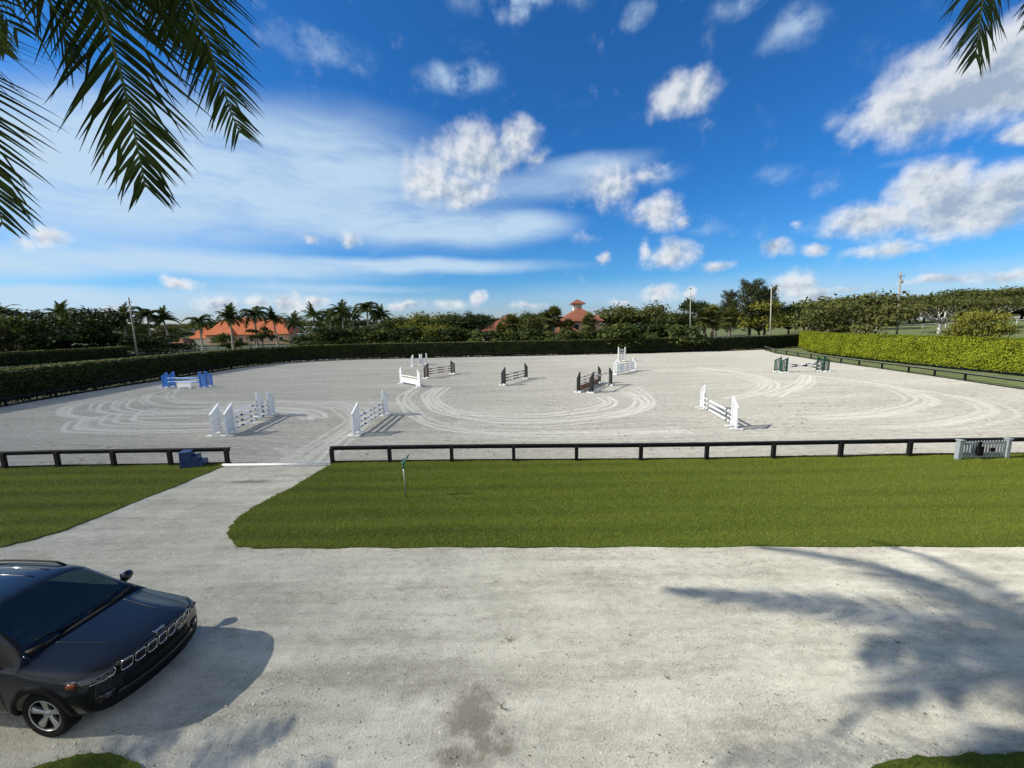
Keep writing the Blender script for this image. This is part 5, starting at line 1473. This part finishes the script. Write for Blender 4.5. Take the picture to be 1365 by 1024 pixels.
for k_, px, ty, Y, lb in (
 ('royal3', 4, 396, 88, 'palm crown above the dark trees at the far left edge'),
 ('royal1', 82, 402, 112, 'palm poking its feathery top out of the huge dark tree'),
 ('royal1', 165, 405, 96, 'tall palm just left of the leaning utility pole'),
 ('royal2', 197, 409, 98, 'tall palm just right of the leaning utility pole'),
 ('royal3', 224, 410, 100, 'palm halfway between the utility pole and the orange roof'),
 ('royal2', 266, 419, 84, 'palm with pale trunk before the left end of the orange roof'),
 ('royal1', 307, 406, 92, 'full leafy palm before the middle of the orange roof'),
 ('royal2', 340, 408, 93, 'palm rising beside the round tree before the orange roof'),
 ('royal3', 368, 411, 96, 'slim palm before the right half of the orange roof'),
 ('royal1', 392, 415, 94, 'lower palm before the right end of the orange roof'),
 ('royal3', 421, 405, 100, 'palm right of the orange house above the dark thicket'),
 ('royal2', 441, 410, 104, 'short palm between two taller ones above the dark thicket'),
 ('royal1', 457, 400, 100, 'tallest palm above the dark thicket'),
 ('royal3', 471, 406, 106, 'palm close behind the tallest thicket palm'),
 ('royal2', 491, 403, 100, 'palm with open crown right of the tallest thicket palm'),
 ('royal1', 509, 405, 103, 'rightmost palm above the dark thicket')):
    plant(k_, px, ty, Y, H_R, lb, 'palm', GP)
for k_, px, ty, Y, h0, sx, lb in (
 ('dark1', 78, 406, 90, 9, 1.5, 'huge dark spreading tree behind the hedges at the left'),
 ('mid1', 6, 416, 84, 8, 1.2, 'olive tree at the left edge under a palm crown'),
 ('dark2', 132, 422, 100, 9, 1.0, 'dark tree right of the huge spreading tree'),
 ('dark2', 205, 437, 112, 9, 1.4, 'dark tree behind the leaning utility pole'),
 ('dark1', 180, 438, 118, 9, 1.0, 'low dark tree behind the palms by the utility pole'),
 ('dark2', 240, 435, 122, 9, 1.2, 'dark tree at the left end of the orange house'),
 ('mid2', 438, 430, 84, 8, 1.5, 'leftmost dense green tree of the thicket behind the back hedge'),
 ('dark1', 470, 429, 88, 9, 1.2, 'dark tree below the tallest thicket palm'),
 ('dark2', 505, 428, 92, 9, 1.2, 'dark tree under the rightmost thicket palm'),
 ('dark2', 528, 423, 90, 9, 1.3, 'dark leafy tree left of the yellowish tree'),
 ('yel1', 556, 414, 92, 8, 1.1, 'yellowish green tree in the middle of the thicket'),
 ('mid1', 585, 415, 95, 8, 1.3, 'broad green domed tree right of the yellowish tree'),
 ('dark2', 606, 420, 90, 9, 1.2, 'dark tree right of the broad domed tree'),
 ('dark2', 630, 414, 90, 9, .9, 'dark tree left of the terracotta house'),
 ('yel1', 590, 430, 82, 8, 1.2, 'small yellow green tree before the dark thicket'),
 ('mid1', 688, 412, 92, 8, .9, 'green tree right of the terracotta house'),
 ('mid2', 706, 415, 90, 8, 1.0, 'olive tree midway between the two terracotta roofs'),
 ('dark2', 722, 411, 100, 9, .9, 'dark tree behind the brownish fan palm'),
 ('mid2', 827, 404, 100, 8, 1.3, 'round olive tree right of the tower house'),
 ('mid2', 858, 402, 100, 8, 1.5, 'widest round olive tree right of the tower house'),
 ('mid1', 890, 412, 94, 8, 1.2, 'green tree left of the pale light pole'),
 ('dark2', 921, 394, 120, 9, .8, 'dark tree right behind the pale light pole'),
 ('dark1', 955, 400, 150, 9, .9, 'dark distant tree between the light pole and the pine'),
 ('yel1', 1012, 396, 130, 8, 1.0, 'bright green tree at the foot of the feathery pine'),
 ('dark1', 1052, 402, 140, 9, 1.0, 'dark tree right of the second light pole')):
    ty += 7 if px < 520 else (4 if px < 640 else 6)
    plant(k_, px, ty, Y, h0, lb, 'tree', 'trees beyond the back hedge', sx)
for k_, px, ty, Y, lb in (
 ('sabal2', 737, 409, 84, 'brownish fan palm left of the tower house'),
 ('sabal1', 785, 418, 80, 'bright fan palm before the tower house'),
 ('sabal2', 757, 426, 82, 'low fan palm under the tower roof'),
 ('sabal2', 681, 420, 84, 'fan palm at the corner of the terracotta house'),
 ('sabal1', 668, 431, 80, 'small fan palm under the eaves of the terracotta house'),
 ('sabal2', 940, 411, 88, 'brownish fan palm right of the pale light pole'),
 ('sabal1', 950, 408, 92, 'taller fan palm behind the brownish one'),
 ('sabal1', 973, 410, 84, 'fan palm with dark trunk in front of the white paddock rails')):
    plant(k_, px, ty, Y, H_S, lb, 'palm', 'fan palms beyond the back hedge')
plant('pine', 1000, 374, 130, 14, 'tall feathery dark pine standing above all other trees', 'pine', None, 1.25)
plant('pine', 1020, 383, 134, 14, 'second feathery pine just right of the tallest one', 'pine', None, 1.1)
plant('pine', 972, 388, 136, 14, 'lower feathery pine left of the tallest one', 'pine', None, 1.0)
for i, (px, ty, sx) in enumerate(((435,436,1.4),(462,438,1.3),(488,437,1.4),(515,438,1.3),(545,437,1.4),(572,439,1.3),(600,438,1.3),(625,440,1.3),(650,441,1.2),(676,441,1.2),(700,439,1.3),(724,440,1.2),(748,440,1.2),(770,441,1.1),(796,441,1.1),(815,434,1.3),(838,432,1.3),(862,432,1.3),(886,433,1.2),(908,434,1.1),(930,438,1.0))):
    plant(('shrub1', 'shrub2')[i % 2 if i < 12 else (i + 1) % 3 > 0], px, ty, 78 + (i * 7 % 4), 3.0, f'{("first","second","third","fourth","fifth","sixth","seventh","eighth","ninth","tenth","eleventh","twelfth","thirteenth","fourteenth","fifteenth","sixteenth","seventeenth","eighteenth","nineteenth","twentieth","last")[i]} shrub from the left in the row behind the back hedge', 'shrub', 'shrubs behind the back hedge', sx)
for i, px in enumerate((-20, 22, 58, 96, 128, 150, 186, 214)):
    plant(('shrub1', 'bush1')[0], px, 450 - px * .01, 92 + (i % 3) * 2, 3.0, f'{("first","second","third","fourth","fifth","sixth","seventh","last")[i]} low dark shrub from the left under the big dark trees', 'shrub', 'shrubs under the big dark trees', 1.7)
plant('litree', 348, 436, 90, 4, 'small round tree standing on the lawn before the orange house', 'tree', None, 1.0)
plant('shrub2', 302, 445, 98, 3, 'small clipped shrub before the orange house wall', 'shrub', None, .9)
plant('bush1', 1130, 393, 82, 5.0, 'big spreading olive bush behind the bright hedge', 'bush', None, .95)
plant('bush2', 1304, 415, 74, 4.0, 'low rounded yellow green bush at the right behind the bright hedge', 'bush', None, .62)
far = [(1072,405,150,'mid1'),(1092,402,165,'mid2'),(1112,398,170,'flat1'),(1140,396,172,'yel1'),(1165,397,168,'mid1'),(1188,399,160,'dark1'),(1212,397,165,'mid2'),(1232,394,170,'flat2'),(1262,392,172,'flat1'),(1288,390,170,'mid1'),(1312,385,165,'flat2'),(1338,384,160,'flat1'),(1362,386,158,'yel1'),(1395,384,150,'flat2'),(1425,386,150,'mid1')]
for i, (px, ty, Y, k_) in enumerate(far):
    plant(k_, px, ty, Y, 8.0 if k_ != 'dark1' else 9.0, f'{("first","second","third","fourth","fifth","sixth","seventh","eighth","ninth","tenth","eleventh","twelfth","thirteenth","fourteenth","last")[i]} tree from the left in the far right tree line', 'tree', 'far tree line on the right', 1.25)
for i, (px, ty, Y) in enumerate(((1085,412,190),(1150,408,190),(1200,410,190),(1245,408,185),(1275,410,185),(1325,404,180),(1375,404,170))):
    plant(('dark1', 'dark2')[i % 2], px, ty, Y, 9.0, f'{("first","second","third","fourth","fifth","sixth","last")[i]} dark tree from the left, shaded behind the far right tree line', 'tree', 'dark trees behind the far right tree line', 1.5)
plant('white', 1254, 397, 112, 8.0, 'pale bare limbed tree with white trunk on the right field', 'tree', None, .9)
plant('white', 1314, 396, 120, 8.0, 'second pale limbed tree partly hidden behind the round bush', 'tree', None, .9)
plant('white', 1170, 400, 140, 8.0, 'thin pale limbed tree left of the right utility pole', 'tree', None, .6)
# more woods far away closing the horizon
for i in range(70):
    px = -160 + i * 25 + random.uniform(-9, 9)
    Y = random.uniform(230, 330)
    hz = 446.1 - px * .0163
    o = plant(('dark1', 'mid1', 'dark2', 'mid2')[i % 4], px, hz - random.uniform(8, 15), Y, 9.0 if i % 2 == 0 else 8.0, 'dark green tree in the distant woods along the horizon', 'tree', 'distant woods along the horizon', 1.5)

# ------------------------------------------------------------------ houses
def hip(mb, x0, x1, y0, y1, z0, z1, ov=.6, mi=0, ridge=None):
    x0 -= ov; x1 += ov; y0 -= ov; y1 += ov
    w, dp = x1 - x0, y1 - y0; r_ = min(w, dp) / 2 if ridge is None else ridge
    if w >= dp: a, b = (x0 + r_, (y0 + y1) / 2, z1), (x1 - r_, (y0 + y1) / 2, z1)
    else: a, b = ((x0 + x1) / 2, y0 + r_, z1), ((x0 + x1) / 2, y1 - r_, z1)
    v = [(x0, y0, z0), (x1, y0, z0), (x1, y1, z0), (x0, y1, z0), a, b, (x0, y0, z0 - .18), (x1, y0, z0 - .18), (x1, y1, z0 - .18), (x0, y1, z0 - .18)]
    f = [(0, 1, 5, 4), (1, 2, 5), (2, 3, 4, 5), (3, 0, 4)] if w >= dp else [(0, 1, 4), (1, 2, 5, 4), (2, 3, 5), (3, 0, 4, 5)]
    return mb.add(v, f + [(6, 7, 1, 0), (7, 8, 2, 1), (8, 9, 3, 2), (9, 6, 0, 3), (9, 8, 7, 6)], mi)
def roofmat(name, c):
    m, n, b = newmat(name)
    t = n.n('ShaderNodeTexCoord').outputs['Object']
    wv = n.n('ShaderNodeTexWave', wave_type='BANDS', bands_direction='X'); wv.inputs['Scale'].default_value = 1.6; wv.inputs['Distortion'].default_value = .4
    n.set(wv.inputs['Vector'], t)
    f = n.noise(t, .7, 5, .6)
    v = n.m('MULTIPLY_ADD', wv.outputs['Fac'], .35, n.m('MULTIPLY', f, .65))
    n.set(b.inputs['Base Color'], n.mix(n.smooth(v, .2, .8), rgb(*[x * .7 for x in c]), rgb(*[min(1, x * 1.25) for x in c])))
    b.inputs['Roughness'].default_value = .85
    bp = n.n('ShaderNodeBump'); bp.inputs['Distance'].default_value = .08; n.set(bp.inputs['Height'], wv.outputs['Fac']); n.set(b.inputs['Normal'], bp.outputs[0])
    return m
M['roofo'] = roofmat('orange_roof_tiles', (.50, .125, .035)); M['roofr'] = roofmat('terracotta_roof_tiles', (.29, .098, .052))
def window(root, x, y, z, w, h):
    fr = MB().box((x, y - .03, z), (w + .2, .12, h + .2)).build('window', M['stuccow'], root)
    MB().box((x, y - .10, z), (w, .04, h)).build('pane', M['window'], fr)
# long orange roofed house
Y = 160; a = at(238, 440, Y); b = at(384, 440, Y)
hs_ = empty('long_house', (a.x, Y, 0), 0, 'long low peach house with bright orange tiled roof behind the left palms', 'house')
L = b.x - a.x
MB().box((L * .62, 5, 1.95), (L * .76, 10, 3.9)).build('wall', M['stucco'], hs_)
MB().box((L * .14, 6.0, 1.3), (L * .2, 6, 2.6)).build('side_wall', M['stuccow'], hs_)
mb = hip(MB(), L * .24, L, 0, 10, 3.9, 10.6); mb.build('roof', M['roofo'], hs_)
hip(MB(), L * .30, L * .52, -2.2, 8, 4.0, 8.6, .5).build('roof', M['roofo'], hs_)
hip(MB(), L * .04, L * .235, 3, 9, 2.6, 7.4, .5).build('roof', M['roofo'], hs_)
for t in (.30, .38, .47, .56, .66, .75, .84, .93): window(hs_, L * t, 0, 1.9, 1.5, 1.5)
MB().box((L * .70, -.05, 1.15), (1.3, .12, 2.3)).build('door', M['brown'], hs_)
# gatehouse at its left
a = at(241, 440, 112)
gh = empty('gatehouse', (a.x, 112, 0), 0, 'tiny cream gatehouse with white posts left of the orange roofed house', 'gatehouse')
MB().box((0, 0, 1.2), (2.2, 2.0, 2.4)).build('wall', M['stuccow'], gh)
hip(MB(), -1.1, 1.1, -1, 1, 2.4, 3.7, .7).build('roof', M['roofr'], gh)
for x in (-1.5, 1.5): MB().box((x, -1.4, 1.15), (.22, .22, 2.3)).build('porch_post', M['white'], gh)
window(gh, 0, -1.0, 1.4, .8, .9)
# terracotta house
Y = 86; a = at(641, 436, Y); b = at(690, 436, Y); L = b.x - a.x
h2 = empty('hip_roof_house', (a.x, Y, 0), 0, 'cream house with two terracotta hip roofs rising above the shrubs', 'house')
MB().box((L * .5, 5, 2.0), (L, 10, 4.0)).build('wall', M['stuccow'], h2)
hip(MB(), 0, L, 0, 10, 4.0, 7.0, .9).build('roof', M['roofr'], h2)
MB().box((L * .78, 9, 3.2), (L * .6, 8, 6.4)).build('wall', M['stuccow'], h2)
hip(MB(), L * .48, L * 1.08, 5, 13, 6.4, 8.4, .7).build('roof', M['roofr'], h2)
for t in (.16, .40, .72): window(h2, L * t, 0, 2.4, 1.1, 1.4)
h2.scale = (1, 1, 1.0)
# tower house
Y = 90; a = at(746, 432, Y); b = at(800, 432, Y); L = b.x - a.x
h3 = empty('tower_house', (a.x, Y, 0), 0, 'terracotta house with stepped roof and a small square lookout tower', 'house')
MB().box((L * .55, 5, 3.2), (L * .86, 10, 6.4)).build('wall', M['stucco'], h3)
hip(MB(), L * .12, L * .98, 0, 10, 6.4, 9.6, .9).build('roof', M['roofr'], h3)
MB().box((L * .18, 2, 1.9), (L * .42, 7, 3.8)).build('side_wall', M['stucco'], h3)
hip(MB(), L * -.03, L * .39, -1.5, 5.5, 3.8, 6.2, .7).build('roof', M['roofr'], h3)
MB().box((L * .52, 5, 9.6), (1.9, 1.9, 1.7)).build('tower', M['stuccow'], h3)
hip(MB(), L * .52 - .95, L * .52 + .95, 4.05, 5.95, 10.45, 11.5, .75).build('tower_roof', M['roofr'], h3)
MB().box((L * 1.03, 4, 7.1), (.7, .7, 1.3)).build('chimney', M['stucco'], h3)
for t in (.42, .60, .80): window(h3, L * t, 0, 5.0, 1.0, 1.2)
a = at(778, 441, 84)
sh = empty('garden_wall', (a.x, 84, 0), 0, 'low pale garden wall under the bright fan palm', 'wall')
MB().box((0, 0, 1.2), (3.6, .3, 2.4)).build('wall', M['stuccow'], sh); MB().box((0, 0, 2.44), (3.8, .45, .08)).build('coping', M['whitew'], sh)
# grey roof right of the orange house
a = at(398, 440, 140); b = at(425, 440, 140); L = b.x - a.x
h4 = empty('grey_barn', (a.x, 140, 0), 0, 'grey roofed barn half hidden behind palms right of the orange house', 'barn')
MB().box((L / 2, 4, 2), (L, 8, 4)).build('wall', M['greyw'], h4); hip(MB(), 0, L, 0, 8, 4, 6.6, .5).build('roof', M['greyw'], h4)

# ------------------------------------------------------------------ poles and paddock fences
def upole(px, py_top, Y, r_, label, mat, tilt=(0, 0), arm=True):
    P = at(px, 440, Y); h = at(px, py_top, Y).z - float(terr(P.x, Y))
    root = empty('utility_pole' if arm else 'light_pole', (P.x, Y, float(terr(P.x, Y))), 0, label, 'pole')
    root.rotation_euler = (tilt[1], tilt[0], 0)
    MB().tube([(0, 0, -.5), (0, 0, h)], [r_, r_ * .72], 10).build('shaft', mat, root)
    if arm:
        MB().bar((-.75, -.2, h - .9), (.75, -.2, h - .9), .1, .12).build('cross_arm', M['pole'], root)
        for x in (-.65, .65, 0): MB().lathe([(0, 0), (.06, .02), (.05, .12), (.0, .16)], 8, c=(x, -.2, h - .84) if x else (0, 0, h)).build('insulator', M['greyw'], root)
        MB().lathe([(0, 0), (.2, 0), (.2, .7), (0, .75)], 10, c=(.34, -.05, h - 2.4)).build('transformer', M['greyw'], root)
    else:
        MB().box((0, -.12, h - .1), (.35, .3, .18), bev=.03).build('lamp_head', M['galv'], root)
    return root
upole(178, 397, 84, .17, 'weathered grey utility pole rising between the left palms', M['pole'], (0, 0))
upole(1197, 362, 84, .22, 'weathered grey utility pole standing alone behind the bright hedge', M['pole'], (-.06, 0))
upole(921, 384, 84, .10, 'thin pale light pole above the shrubs left of the fan palms', M['lpole'], (-.04, 0), False)
upole(1028, 380, 84, .13, 'thin pale light pole left of the bright hedge corner', M['lpole'], (-.05, 0), False)
def paddock(pts, h, label, mat, step=2.6, nr=3, pw=.14, group=None, rmat=None):
    P = dense(pts, step); z0 = float(terr(pts[0][0], pts[0][1])); o = Vector((pts[0][0], pts[0][1], z0))
    root = empty('paddock_fence', tuple(o), 0, label, 'fence', group)
    zs = [float(terr(p[0], p[1])) - z0 for p in P]
    for k_ in range(nr):
        mb = MB(); z = h * (.36 + .6 * k_ / max(1, nr - 1)) if nr > 1 else h * .93
        for i in range(len(P) - 1):
            a = Vector((P[i][0] - o.x, P[i][1] - o.y - .09, z + zs[i])); b = Vector((P[i + 1][0] - o.x, P[i + 1][1] - o.y - .09, z + zs[i + 1]))
            mb.bar(a, b, .05, .16)
        mb.build('rail', rmat or mat, root)
    pm = MB().box((0, 0, h / 2 - .1), (pw, pw, h + .2)).mesh('post', mat)
    for i, p in enumerate(P):
        q = link('post', pm, root); q.location = (p[0] - o.x, p[1] - o.y, zs[i])
    return root
def XY(px, Y): p = at(px, 440, Y); return (p.x, Y)
paddock([XY(176, 90), XY(262, 90)], 1.4, 'nearest dark paddock fence left of the orange house', M['black'])
paddock([XY(176, 96), XY(420, 104)], 1.4, 'long white railed paddock fence with dark posts before the orange house', M['black'], 2.6, 3, .16, None, M['whitew'])
paddock([XY(176, 104), XY(415, 116)], 1.4, 'farthest dark paddock fence before the orange house', M['black'])
paddock([XY(946, 96), XY(1095, 92)], 1.4, 'black paddock fence left of the big spreading bush', M['black'])
paddock([XY(985, 112), XY(1092, 108)], 1.4, 'second black paddock fence behind the first, left of the spreading bush', M['black'])
paddock([XY(930, 122), XY(1020, 122)], 1.3, 'white paddock rails behind the dark trunked fan palm', M['whitew'])
paddock([XY(1120, 82), XY(1400, 68)], 1.35, 'black two rail fence along the right field behind the bright hedge', M['black'], 2.7, 2, .15)
paddock([XY(1200, 138), XY(1420, 128)], 1.5, 'pale wide rail far across the right field', M['whitew'], 6, 1, .15)
# pale vehicle half hidden under the huge dark tree
wc = build_car(M['wpaint'], 'white car half hidden under the huge dark tree behind the left hedges', False)
P = at(62, 450, 86); wc.location = (P.x, 86, .02); wc.rotation_euler = (0, 0, .2)
